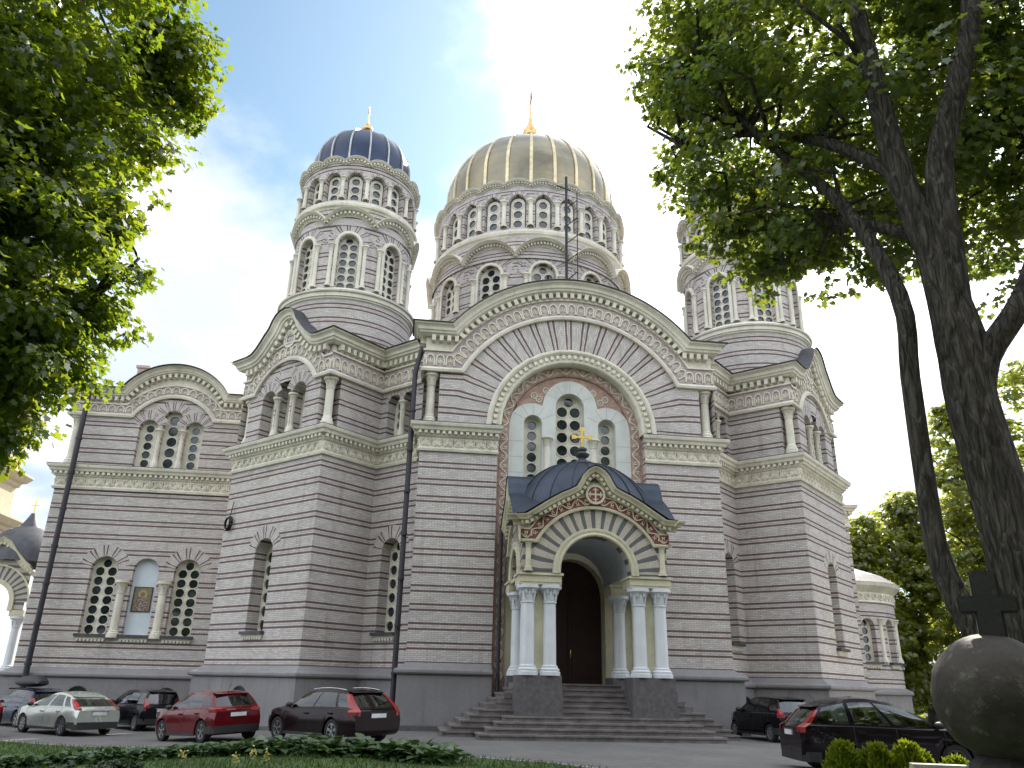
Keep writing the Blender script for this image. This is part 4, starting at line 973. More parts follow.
mb = MB(); mb.box(ft, -9, 0, -9, 0, -.6, 24); part(mb, 'wall', 'sunlit_cream')
mb = MB(); PROF = [(0, 0), (.15, .2), (.4, .25), (.5, .5), (.9, .8), (1.05, .8), (1.3, 0)]
for z in (11.6, 15.0, 19.5): sweepf(mb, ft, straight(-9, 0, z, 1, 1), PROF); sweepf(mb, flat((-37.0, 23), 90), straight(0, 9, z, 1, 1), PROF)
part(mb, 'cornice', 'sunlit_cream')
mb = MB(); sweepf(mb, ft, archivolt(-3.0, 1.5, 13.2, 12.8), [(0, 0), (0, .15), (.4, .15), (.4, 0)]); mb.box(ft, -.9, -.3, 0, .2, 12.9, 15); mb.box(ft, -.9, -.3, 0, .2, 16.3, 19.5); part(mb, 'pilaster', 'sunlit_cream')
mb = MB(); mb.lathe((-41.5, 27.5), [(4.6, 24), (4.7, 25), (3.8, 27), (1.5, 29), (.1, 30)], 24); part(mb, 'roof', 'lead')

# ------------------------------------------------------------------ cars
def paint(name, colr, metal=.35, rough=.16):
    m, b = newmat(name); b.inputs['Base Color'].default_value = (*colr, 1); b.inputs['Metallic'].default_value = metal
    L(SMOOTH(noise(4, 4), .3, .7, rough, rough+.12), b.inputs['Roughness']); dk_ = max(colr) < .03; b.inputs['Coat Weight'].default_value = .25 if dk_ else .5; b.inputs['Specular IOR Level'].default_value = .18 if dk_ else .3; b.inputs['Coat Roughness'].default_value = .06; return m
MB_['silver'] = paint('pale silver paint', (.48, .50, .45), .5); MB_['redp'] = paint('deep red paint', (.13, .006, .010), .3); MB_['wine'] = paint('near black burgundy paint', (.012, .004, .006), .3)
MB_['blackp'] = paint('black paint', (.004, .004, .005), .1); MB_['bluep'] = paint('dark blue paint', (.010, .022, .055), .3); MB_['brownp'] = paint('dark brown paint', (.022, .014, .012), .3); MB_['plum'] = paint('dark plum paint', (.008, .004, .008), .3); MB_['whitep'] = paint('white paint', (.7, .7, .7), 0)
MB_['tyre'] = mat('tyre rubber', (.012, .012, .012), .8); MB_['alloy'] = mat('alloy', (.45, .45, .46), .3, .8); MB_['dalloy'] = mat('dark alloy', (.10, .10, .11), .35, .7)
def carglass():
    global nt
    m = bpy.data.materials.new('tinted car glass'); m.use_nodes = True; nt = m.node_tree; nt.nodes.clear()
    t = N('ShaderNodeBsdfTransparent'); t.inputs[0].default_value = (.34, .40, .38, 1); g = N('ShaderNodeBsdfGlossy'); g.inputs['Roughness'].default_value = .03; g.inputs[0].default_value = (.95, .97, 1, 1)
    f = N('ShaderNodeFresnel'); f.inputs[0].default_value = 1.6; x = N('ShaderNodeMixShader'); L(MATH('ADD', MATH('MULTIPLY', f.outputs[0], .9), .05), x.inputs[0]); L(t.outputs[0], x.inputs[1]); L(g.outputs[0], x.inputs[2])
    o = N('ShaderNodeOutputMaterial'); L(x.outputs[0], o.inputs[0]); return m
MB_['cglass'] = carglass(); MB_['seat'] = mat('dark seat cloth', (.015, .015, .017), .9)
MB_['plast'] = mat('black car plastic', (.018, .018, .02), .55)
MB_['taill'] = mat('red tail lamp', (.28, .010, .014), .15, spec=.8); MB_['headl'] = mat('clear headlamp', (.5, .52, .55), .1, .3); MB_['plate'] = mat('white number plate', (.62, .63, .65), .4); MB_['chrome'] = mat('chrome', (.6, .6, .62), .15, 1.)
def lerp(a, b, t): return a+(b-a)*t
def make_car(name, label, pnt, loc, deg, Ln, Wd, Ht, hb=.92, wb=2.6, rr=.315, xrear=.25, xrr=.55, xfr=2.45, xfb=3.35, nose=.72, glass=((.05, .20), (.24, .56), (.59, .95)), tail=(.75, 1.15, .16, .20), rim='alloy', spokes=5, roofk=.05, rails=False, dark_bumper=True, wr=.70, group='cars parked along the church', plate=True):
    h_ = radians(deg); e_ = .8; gx_ = (gz(loc[0]+e_*cos(h_), loc[1]+e_*sin(h_))-gz(loc[0]-e_*cos(h_), loc[1]-e_*sin(h_)))/(2*e_); gy_ = (gz(loc[0]-e_*sin(h_), loc[1]+e_*cos(h_))-gz(loc[0]+e_*sin(h_), loc[1]-e_*cos(h_)))/(2*e_)
    car = empty(name, loc, h_); car.rotation_euler = (atan2(gy_, 1), -atan2(gx_, 1), h_); tag(car, label, 'car', group)
    ox = -Ln/2; xw0 = Ln-.88-wb if Ln-.88-wb > .6 else .65; xw1 = xw0+wb
    W2 = Wd/2; Ra = rr+.05
    def zt(x):                      # top of the lower body: boot, belt line, bonnet
        if x >= xfb: t = (x-xfb)/(Ln-xfb); return lerp(hb, nose, t**1.5) if t < .93 else lerp(hb, nose, t**1.5)-.16*((t-.93)/.07)
        if x < .12: return hb-.10*(1-x/.12)
        return hb-.07*(x-xrear)/(xfb-xrear)*0-.03*sm((x-1)/2)
    def zbot(x): return .20+.16*max(0, 1-x/.35)**2+.10*max(0, 1-(Ln-x)/.35)**2
    def hw(x):
        e = min(x, Ln-x); k = .13*max(0, 1-e/.7)**2 + (.16*max(0, 1-(Ln-x)/.9)**2)
        return W2*(1-k)
    xs = sorted(set([round(Ln*k/90, 4) for k in range(91)] + [xw0, xw1]))
    rows = []
    for x in xs:
        za = 0
        for xw in (xw0, xw1):
            if abs(x-xw) < Ra: za = max(za, rr+sqrt(Ra*Ra-(x-xw)**2))
        w = hw(x); zb = zbot(x); z1 = zt(x); mid = lerp(zb, z1, .52)
        pts = [(0, zb), (w-.30, zb), (w-.30, max(zb, za)), (w*.955, max(zb+.01, za)), (w*.985, max(zb+.12, za+.004)), (w, max(mid, za+.008)), (w*.985, max(z1-.16, za+.012)), (w*.945, max(z1-.03, za+.016)), (w*.90, max(z1, za+.02)), (0, z1+.03)]
        row = [(ox+x, -y, z) for y, z in pts] + [(ox+x, y, z) for y, z in pts[::-1]]
        rows.append(row)
    mb = MB(); mb.grid(rows)
    n = len(rows[0])
    for r_ in (0, len(rows)-1): mb.add(rows[r_], [tuple(range(n))])
    # greenhouse
    yb, yr = W2*.90, W2*wr; zrf = Ht-.05
    def belt(s): x = lerp(xrear, xfb, s); return x
    def roofx(s): return lerp(xrr, xfr, s)
    def zroof(x): u = (x-lerp(xrr, xfr, .52))/(xfr-xrr); return zrf-roofk*(2*u)**2
    def side(s, t, sg):
        x = lerp(belt(s), roofx(s), t); endk = .10*max(0, abs(s-.5)*2-.6)/.4
        y = lerp(yb-endk*.6, yr-endk*.3, t)+.035*sin(pi*t); zb_ = zt(belt(s))-.01
        return (ox+x, sg*y, lerp(zb_, zroof(roofx(s)), t))
    def endp(v, t, s):               # v -1..1 across, s 0 rear, 1 front
        a = side(s, t, 1); d = (1-v*v)*(.13 if s else .07)
        return (a[0]+(d if s else -d), a[1]*v, a[2])
    gl = {}
    def emit(cells, fn, us, ts, inside, key):
        for i in range(len(us)-1):
            for j in range(len(ts)-1):
                q = [fn(us[i], ts[j]), fn(us[i+1], ts[j]), fn(us[i+1], ts[j+1]), fn(us[i], ts[j+1])]
                k = inside((us[i]+us[i+1])/2, (ts[j]+ts[j+1])/2)
                if k is None: mb.add(q, [(0, 1, 2, 3)])
                else: gl.setdefault((key, k), MB()).add(q, [(0, 1, 2, 3)])
    T0, T1 = .07, .86
    ts = [0, T0, .3, .55, .75, T1, 1]
    us = [0]
    for a, b in glass: us += [a, a+(b-a)*.33, a+(b-a)*.67, b]
    us += [1]
    for sg in (-1, 1):
        emit(mb, lambda s, t: side(s, t, sg), us, ts, lambda s, t: next((i for i, (a, b) in enumerate(glass) if a < s < b and T0 < t < T1), None), 'side%d' % sg)
    vs = [-1, -.90, -.6, -.3, 0, .3, .6, .90, 1]
    emit(mb, lambda v, t: endp(v, t, 0), vs, [0, .12, .35, .6, .82, 1], lambda v, t: 0 if abs(v) < .9 and .12 < t < .82 else None, 'rear')
    emit(mb, lambda v, t: endp(v, t, 1), vs, [0, .05, .35, .6, .92, 1], lambda v, t: 0 if abs(v) < .9 and .05 < t < .92 else None, 'front')
    # roof
    us2 = [0, .06, .15, .3, .5, .7, .85, .94, 1]; rr_ = []
    for s in us2:
        a = side(s, 1, 1); row = []
        for v in vs:
            e0 = endp(v, 1, 0); e1 = endp(v, 1, 1); x = lerp(e0[0], e1[0], s); row.append((x, a[1]*v, a[2]+.05*(1-v*v)))
        rr_.append(row)
    rr_[0] = [endp(v, 1, 0) for v in vs]; rr_[-1] = [endp(v, 1, 1) for v in vs]
    mb.grid(rr_)
    mb.build('body', pnt, car, smooth=35, normals=True)
    for (key, k), g in gl.items():
        nm = {'rear': 'rear_window', 'front': 'windscreen'}.get(key, 'side_window'); g.build(nm, 'cglass', car, smooth=True, normals=True)
    for s_, nm_ in ((.60, 'front'), (.22, 'rear')):
        for sg in (-1, 1):
            x = ox+lerp(belt(s_), roofx(s_), .3); q_ = MB(); zb_ = hb-.1
            for (w0, w1, z0_, z1_, dx) in ((.22, .20, zb_, zb_+.26, .0), (.11, .10, zb_+.27, zb_+.42, -.04)):
                q_.grid([[(x+dx+a*.05-(z-zb_)*.2, sg*.36*W2/.9+wd*y_, z) for a, y_ in ((1, -1), (1, 1), (-1, 1), (-1, -1), (1, -1))] for z, wd in ((z0_, w0), (lerp(z0_, z1_, .75), w0), (z1_, w1*.7))])
            q_.build('seat', 'seat', car)
    # lower dark trim, sill and bumper
    def on(x, zf, off=.008): w = hw(x); zb = zbot(x); return w*.99+off
    tb = MB()
    for sg in (-1, 1):
        q_ = MB(); q_.box(WORLD, ox+xw0+Ra, ox+xw1-Ra, sg*(W2*.96), sg*(W2*.985), .19, .27); q_.build('side_skirt', 'plast', car)
    if dark_bumper:
        tb.grid([[(ox+x, y, z) for (x, y) in [(.42, -hw(.42)-.006), (.15, -hw(.15)*1.0-.006), (.0, -hw(0)*.96), (-.02, 0), (.0, hw(0)*.96), (.15, hw(.15)+.006), (.42, hw(.42)+.006)]] for z in (.26, .40, .47)])
    if dark_bumper: tb.build('bumper_trim', 'plast', car)
    sb = MB()
    for sg in (-1, 1):
        for s in (glass[-1][1]+.005, (glass[-2][1]+glass[-1][0])/2, (glass[0][1]+glass[1][0])/2):
            x = belt(s); w = hw(x); zb = .28; z1 = zt(x)
            pr_ = [(w*.99+.002, zb+.06), (w+.003, lerp(zbot(x), z1, .52)), (w*.985+.003, z1-.16), (w*.945+.004, z1-.03)]
            sb.grid([[(ox+x-.006, sg*y, z) for y, z in pr_], [(ox+x+.006, sg*y, z) for y, z in pr_]])
    sb.build('door_seam', 'plast', car)
    for sg in (-1, 1):
        for s in (lerp(glass[-1][0], glass[-1][1], .12), lerp(glass[-2][0], glass[-2][1], .12)):
            hbx = MB(); x = ox+belt(s); hbx.box(WORLD, x-.09, x+.09, sg*W2*.985, sg*(W2*.985+.035), zt(belt(s))-.17, zt(belt(s))-.13); hbx.build('door_handle', pnt if rim != 'chromeh' else 'chrome', car)
        m_ = MB(); p = side(.93, .06, sg); m_.grid([[(p[0]+.10*cos(pi*i/8)*1.0, p[1]+sg*.11+.115*sin(pi*i/8)*cos(2*pi*j/12), p[2]+.06+.075*sin(pi*i/8)*sin(2*pi*j/12)) for j in range(12)] for i in range(9)], close=True); m_.build('wing_mirror', 'plast', car, smooth=True)
        # tail lamp wraps the rear corner
        z0, z1, ls, lr = tail; tl = MB(); rows_ = []
        for k in range(7):
            z = lerp(z0, z1, k/6)
            if z >= hb-.02:
                t = (z-hb)/(zrf-hb); a = side(0, t, sg); b = side(min(1, ls*(1-.3*k/6)/(xfb-xrear)), t, sg); c_ = endp(sg*(1-lr*(1-.5*k/6)/yr), t, 0)
                pts = [(b[0], b[1]+sg*.012, b[2]), (a[0]-.012, a[1]+sg*.012, a[2]), (c_[0]-.015, c_[1], c_[2])]
            else:
                x = .035+.05*(hb-z); w = hw(x); pts = [(ox+ls, sg*(hw(ls)+.012), z), (ox+x*.5-.012, sg*(w*.955+.0), z), (ox-.015, sg*(w*.955-lr), z)]
            rows_.append(pts)
        tl.grid(rows_); tl.build('tail_light', 'taill', car)
        hl = MB(); zz = nose+.02
        hl.grid([[(ox+Ln-.50, sg*(hw(Ln-.50)*.99+.01), z) for z in (zz-.10, zz+.04)], [(ox+Ln-.18, sg*(hw(Ln-.18)+.006), z-.02) for z in (zz-.10, zz+.02)], [(ox+Ln+.012, sg*hw(Ln)*.72, z-.05) for z in (zz-.08, zz+.0)]]); hl.build('headlight', 'headl', car)
    if plate:
        pb = MB(); pb.box(WORLD, ox-.035, ox-.004, -.26, .26, hb-.26, hb-.15); pb.build('number_plate', 'plate', car)
        eb = MB(); eb.box(WORLD, ox-.028, ox-.002, -.34, .34, hb-.145, hb-.12); eb.build('plate_trim', 'chrome' if dark_bumper else 'plast', car)
    sp = MB(); e = side(0, 1, 1); sp.grid([[(e[0]-.14, v*yr*.85, e[2]-.0) for v in (-1, 0, 1)], [(e[0]+.05, v*yr*.95, e[2]+.035+.03*(1-v*v)) for v in (-1, 0, 1)], [(e[0]+.05, v*yr*.9, e[2]-.03) for v in (-1, 0, 1)], [(e[0]-.14, v*yr*.85, e[2]-.0) for v in (-1, 0, 1)]]); sp.build('spoiler', pnt, car)
    an = MB(); an.tube([(e[0]+.25, 0, e[2]+.06), (e[0]+.02, 0, e[2]+.28)], .006, 4); an.build('aerial', 'plast', car)
    if rails:
        for sg in (-1, 1):
            rb = MB(); rb.tube([(lambda p: (p[0], p[1]-sg*.03, p[2]+.05))(side(s, 1, sg)) for s in (.08, .3, .5, .7, .92)], .013, 6); rb.build('roof_rail', 'plast' if rails is True else rails, car)
    for xw in (xw0, xw1):
        for sg in (-1, 1):
            wm = MB(); R = rr; yo = W2*.97; yi = W2*.97-.20
            prof = [(R*.62, yi), (R*.95, yi+.01), (R, yi+.04), (R, yo-.04), (R*.96, yo-.01), (R*.70, yo), (R*.66, yo-.015)]
            wm.grid([[(ox+xw+r_*cos(2*pi*k/28), sg*y, rr+r_*sin(2*pi*k/28)) for k in range(28)] for r_, y in prof], close=True)
            w_ = wm.build('wheel', 'tyre', car, smooth=40)
            rm = MB(); yf = yo-.015
            rm.grid([[(ox+xw+r_*cos(2*pi*k/28), sg*y, rr+r_*sin(2*pi*k/28)) for k in range(28)] for r_, y in ((R*.68, yf), (R*.60, yf), (R*.57, yf-.07))], close=True)
            for k in range(spokes):
                a = 2*pi*k/spokes+.3; ca, sa = cos(a), sin(a)
                for da in (-.16, .16):
                    q = [(R*.12, -.02), (R*.12, .02), (R*.62, .018+da*R*.5), (R*.62, -.018+da*R*.5)]
                    rm.add([(ox+xw+r_*ca-t_*sa, sg*(yf-.005), rr+r_*sa+t_*ca) for r_, t_ in q], [(0, 1, 2, 3)])
            rm.add([(ox+xw+R*.15*cos(2*pi*k/12), sg*(yf+.004), rr+R*.15*sin(2*pi*k/12)) for k in range(12)], [tuple(range(12))])
            rm.build('rim', rim, w_)
            dk = MB(); dk.add([(ox+xw+R*.6*cos(2*pi*k/16), sg*(yf-.08), rr+R*.6*sin(2*pi*k/16)) for k in range(16)], [tuple(range(16))]); dk.build('hub', 'plast', w_)
    return car
def gp(x, y): return (x, y, gz(x, y))
make_car('parked_car', 'silver hatchback with high red rear lamps, parked before the lawn', 'silver', gp(-18.98, 1.56), 139, 4.34, 1.84, 1.47, hb=.95, wb=2.64, xrear=.16, xrr=.80, xfr=2.35, xfb=3.40, nose=.74, tail=(.90, 1.32, .20, .11), spokes=7, roofk=.13, glass=((.10, .22), (.26, .56), (.59, .95)))
make_car('parked_car', 'deep red crossover with black rear panel and two tone wheels', 'redp', gp(-12.87, -3.44), 130, 4.10, 1.78, 1.50, hb=.98, wb=2.58, rr=.325, xrear=.12, xrr=.52, xfr=2.1, xfb=3.05, nose=.82, tail=(.86, .98, .26, .34), rim='alloy', roofk=.07)
make_car('parked_car', 'near black burgundy estate car with tall red rear lamps, nearest the porch stairs', 'wine', gp(-8.74, -5.87), 130, 4.63, 1.87, 1.48, hb=.95, wb=2.78, rr=.33, xrear=.10, xrr=.62, xfr=2.55, xfb=3.45, nose=.76, tail=(.74, 1.38, .24, .15), rails='chrome', roofk=.07, wr=.68, dark_bumper=False)
make_car('parked_car', 'tall black small car standing between the silver and red cars', 'blackp', gp(-17.3, 5.0), 130, 3.95, 1.70, 1.56, hb=.98, wb=2.5, rr=.30, xrear=.12, xrr=.30, xfr=2.3, xfb=3.25, nose=.85, tail=(.85, 1.25, .1, .12), spokes=9)
blue = make_car('parked_car', 'dark blue estate car carrying a long black roof box', 'bluep', gp(-22.3, 6.2), 136, 4.5, 1.80, 1.46, rails=True)
make_car('parked_car', 'dark brown car cut off by the left edge of the view', 'brownp', gp(-22.3, .1), 136, 4.5, 1.82, 1.52, hb=.98)
make_car('parked_car', 'small black hatchback parked right of the porch stairs', 'blackp', gp(6.75, -2.6), 97, 3.60, 1.64, 1.50, hb=.95, wb=2.4, rr=.29, xrear=.10, xrr=.35, xfr=2.0, xfb=2.85, nose=.80, tail=(.80, 1.12, .14, .14), spokes=8)
make_car('parked_car', 'dark plum off road car with tall red rear lamps behind the bright green shrubs', 'plum', gp(4.9, -12.75), -8, 4.40, 1.82, 1.70, hb=1.06, wb=2.62, rr=.36, xrear=.16, xrr=.52, xfr=2.45, xfb=3.5, nose=.88, tail=(.88, 1.55, .12, .16), glass=((.06, .30), (.34, .60), (.63, .94)), roofk=.20, rim='dalloy')
make_car('parked_car', 'white van parked far off under the trees beyond the apse', 'whitep', (41.2, 37.8, -.40), 200, 4.9, 1.9, 1.95, hb=1.1, wb=3.0, xrr=.25, xfr=3.6, xfb=4.2, group='cars far off')
# roof box on the blue car
rbx = empty('roof_box', (blue.location.x, blue.location.y, gz(-22.3, 6.2)+1.50), radians(136)); tag(rbx, 'long black roof box strapped on the dark blue estate car', 'roof box')
mb = MB(); rows = []
for k in range(13):
    t = k/12; x = -1.05+2.1*t; e = (1-abs(2*t-1)**3.2); w = .42*(.55+.45*e); zt_ = .10+.28*e*(1-.3*t)
    rows.append([(x, w*cos(2*pi*j/16), .16+(zt_ if sin(2*pi*j/16) > 0 else .12*e+.02)*sin(2*pi*j/16)) for j in range(16)])
mb.grid(rows, close=True); mb.add(rows[0], [tuple(range(16))]); mb.add(rows[-1], [tuple(range(16))]); mb.build('shell', 'plast', rbx, smooth=50, normals=True)
for x in (-.6, .55):
    mb = MB(); mb.tube([(x, -.62, -.06), (x, .62, -.06)], .03, 6); mb.build('cross_bar', 'plast', rbx)
# ------------------------------------------------------------------ vegetation
import numpy as np
RG = np.random.default_rng(11)
def leafmat(name, c0, c1, tr0, tr1, trans=.45, gloss=.08):
    global nt
    m = bpy.data.materials.new(name); m.use_nodes = True; nt = m.node_tree; nt.nodes.clear()
    g = N('ShaderNodeNewGeometry'); rnd = g.outputs['Random Per Island']
    nz = noise(.9, 3)
    f = MATH('ADD', MATH('MULTIPLY', rnd, .6), MATH('MULTIPLY', SMOOTH(nz, .35, .65), .4))
    c = MIX(f, c0, c1); t = MIX(f, tr0, tr1)
    d = N('ShaderNodeBsdfDiffuse'); L(c, d.inputs[0]); T = N('ShaderNodeBsdfTranslucent'); L(t, T.inputs[0]); gl = N('ShaderNodeBsdfGlossy'); gl.inputs['Roughness'].default_value = .38; gl.inputs[0].default_value = (.8, .8, .8, 1)
    a = N('ShaderNodeMixShader'); a.inputs[0].default_value = trans; L(d.outputs[0], a.inputs[1]); L(T.outputs[0], a.inputs[2])
    b = N('ShaderNodeMixShader'); b.inputs[0].default_value = gloss; L(a.outputs[0], b.inputs[1]); L(gl.outputs[0], b.inputs[2])
    o = N('ShaderNodeOutputMaterial'); L(b.outputs[0], o.inputs[0]); return m
MB_['maple'] = leafmat('maple leaves', (.028, .066, .012), (.060, .105, .016), (.22, .36, .014), (.48, .54, .03), .5)
MB_['maple2'] = leafmat('darker maple leaves', (.045, .090, .028), (.080, .125, .032), (.16, .27, .03), (.46, .50, .04), .48)
MB_['far'] = leafmat('lime leaves', (.075, .11, .024), (.16, .18, .04), (.34, .44, .03), (.62, .60, .07), .58)
MB_['hosta'] = leafmat('hosta leaves', (.040, .085, .030), (.075, .13, .045), (.06, .13, .02), (.10, .18, .03), .2, .12)
MB_['thuja'] = leafmat('bright conifer sprays', (.075, .12, .012), (.16, .20, .02), (.22, .30, .01), (.34, .38, .02), .4, .03)
MB_['fern'] = leafmat('dark ground plant', (.018, .040, .012), (.03, .06, .016), (.04, .08, .01), (.06, .1, .02), .25)
MB_['blade'] = leafmat('grass blades', (.045, .085, .015), (.085, .13, .022), (.08, .15, .01), (.14, .20, .02), .35, .03)
MB_['petal'] = leafmat('pale yellow petals', (.5, .45, .12), (.6, .55, .2), (.5, .45, .1), (.6, .5, .2), .3)
def barkmat():
    m, b = newmat('furrowed bark'); t = N('ShaderNodeTexCoord'); mp = N('ShaderNodeMapping'); mp.inputs['Scale'].default_value = (9, 9, 1.6); L(t.outputs['Object'], mp.inputs[0])
    n1 = noise(1.6, 8, .65, mp.outputs[0], .6); n2 = noise(1.2, 4)
    col = MIX(SMOOTH(n1, .35, .65), (.055, .048, .045), (.16, .14, .125)); col = MIX(MATH('MULTIPLY', SMOOTH(n2, .55, .75), .5), col, (.06, .075, .05))
    L(col, b.inputs['Base Color']); b.inputs['Roughness'].default_value = .9; b.inputs['Specular IOR Level'].default_value = .2; vo = N('ShaderNodeTexVoronoi'); vo.feature = 'DISTANCE_TO_EDGE'; vo.inputs['Scale'].default_value = 1.3; L(VM('ADD', mp.outputs[0], MIX(1.0, n1, (.6, .6, .6), 'MULTIPLY')).outputs[0], vo.inputs['Vector']); bump(b, MATH('ADD', MATH('MULTIPLY', SMOOTH(vo.outputs[0], 0, .25), .7), n1), 1.0, .09); return m
MB_['bark'] = barkmat()
LEAF = np.array([(0, 0), (.42, .10), (.30, .36), (.52, .62), (.22, .66), (0, 1), (-.22, .66), (-.52, .62), (-.30, .36), (-.42, .10)])
OVATE = np.array([(0, 0), (.20, .16), (.30, .40), (.24, .68), (0, 1), (-.24, .68), (-.30, .40), (-.20, .16)])
NEEDLE = np.array([(0, 0), (.12, .3), (.10, .7), (0, 1), (-.10, .7), (-.12, .3)])
def leafmesh(name, P, Nn, D, size, m, parent=None, shape=LEAF, fold=.14, droop=.10):
    """one polygon per leaf: P base points, Nn leaf normals, D leaf directions"""
    n, k = len(P), len(shape)
    Nn = Nn/np.linalg.norm(Nn, axis=1, keepdims=True)
    D = D-Nn*np.sum(D*Nn, 1, keepdims=True); D = D/(np.linalg.norm(D, axis=1, keepdims=True)+1e-9); B = np.cross(Nn, D)
    sx = shape[:, 0][None, :, None]; sy = shape[:, 1][None, :, None]
    sz = (fold*np.abs(shape[:, 0])-droop*shape[:, 1]**2)[None, :, None]
    V = P[:, None, :] + size[:, None, None]*(B[:, None, :]*sx + D[:, None, :]*sy + Nn[:, None, :]*sz)
    me = bpy.data.meshes.new(name); me.vertices.add(n*k); me.vertices.foreach_set('co', V.reshape(-1))
    me.loops.add(n*k); me.loops.foreach_set('vertex_index', np.arange(n*k, dtype=np.int32)); me.polygons.add(n)
    me.polygons.foreach_set('loop_start', np.arange(0, n*k, k, dtype=np.int32)); me.update(calc_edges=True); me.validate()
    me.materials.append(MB_[m]); o = bpy.data.objects.new(name, me); C.objects.link(o)
    if parent is not None: o.parent = parent
    return o
def in_ellipsoid(c, r, n, shell=.35):
    d = RG.normal(size=(n, 3)); d /= np.linalg.norm(d, axis=1, keepdims=True)
    t = (shell**3+(1-shell**3)*RG.random(n))**(1/3)
    return np.array(c)+d*t[:, None]*np.array(r), d
def crown_points(ells, nper, rad, leaf, up=.75):
    P = []; Nn = []; D = []; CC = []
    for (c, r, nc, sh) in ells:
        cc, dd = in_ellipsoid(c, r, nc, sh)
        ns = max(1, int(nc*.16)); c2, d2 = in_ellipsoid(c, np.array(r)*1.0, ns, .95); c2 = c2+d2*RG.uniform(.1, .42, (ns, 1))*min(r[0], 1.6)/1.6; small = np.r_[np.zeros(nc), np.ones(ns)]
        cc = np.concatenate([cc, c2]); dd = np.concatenate([dd, d2]); CC.append(cc)
        for q, d, s_ in zip(cc, dd, small):
            k = int(nper*RG.uniform(.6, 1.4)*(.35 if s_ else 1)); R = rad*RG.uniform(.6, 1.25)*(.55 if s_ else 1)
            g = RG.normal(size=(k, 3)); g *= (RG.random((k, 1))**.45)/np.linalg.norm(g, axis=1, keepdims=True); g = g*np.array([R, R, R*.48])
            p = q+g; out = d*.5+g/np.maximum(.05, np.linalg.norm(g, axis=1, keepdims=True))*.7
            nn = np.array([0, 0, up])+out*.55+RG.normal(size=(k, 3))*.42
            P.append(p); Nn.append(nn); D.append(out+np.array([0, 0, -.45])+RG.normal(size=(k, 3))*.35)
    P = np.concatenate(P); return P, np.concatenate(Nn), np.concatenate(D), leaf*RG.uniform(.5, 1.3, len(P)), np.concatenate(CC)
def limb_tubes(mb, limbs):
    for pts, rs in limbs:
        pts = [Vector(p) for p in pts]; out = []; rr = []
        for i in range(len(pts)-1):                   # smooth the polyline
            p0 = pts[max(i-1, 0)]; p1 = pts[i]; p2 = pts[i+1]; p3 = pts[min(i+2, len(pts)-1)]
            for k in range(4):
                t = k/4; out.append(.5*((2*p1)+(p2-p0)*t+(2*p0-5*p1+4*p2-p3)*t*t+(3*p1-p0-3*p2+p3)*t**3)); rr.append(lerp(rs[i], rs[i+1], t))
        out.append(pts[-1]); rr.append(rs[-1]); mb.tube(out, rr, 14)
def twigs(mb, limbs, CC, frac, r0=.035):
    L_ = np.array([tuple(p) for pts, rs in limbs for p in pts[1:]])
    for q in CC[RG.random(len(CC)) < frac]:
        w = np.linalg.norm(L_-q, axis=1)+np.maximum(0, L_[:, 2]-q[2]+.3)*2; p = L_[np.argmin(w)]
        if np.linalg.norm(p-q) > (1.9 if r0 > .032 else 4): continue
        m_ = (p+q)/2+RG.normal(size=3)*.22+np.array([0, 0, .15]); mb.tube([tuple(p), tuple((p*2+m_)/3+RG.normal(size=3)*.06), tuple(m_), tuple(q)], [r0*1.5, r0*1.1, r0*.8, r0*.3], 5)
def tree(label, name, loc, limbs, ells, nper, rad, leaf, lm, tw=.4, group=None, r0=.035, up=.75):
    t = empty(name, loc); tag(t, label, 'tree', group); lx = np.array(loc)
    rel = [([tuple(np.array(p)-lx) for p in pts], rs) for pts, rs in limbs]
    er = [(np.array(c)-lx, r, n, s) for c, r, n, s in ells]
    P, Nn, D, sz, CC = crown_points(er, nper, rad, leaf, up)
    mb = MB(); limb_tubes(mb, rel); twigs(mb, rel, CC, tw, r0); mb.build('trunk', 'bark', t, smooth=True)
    leafmesh('crown', P, Nn, D, sz, lm, t); return t
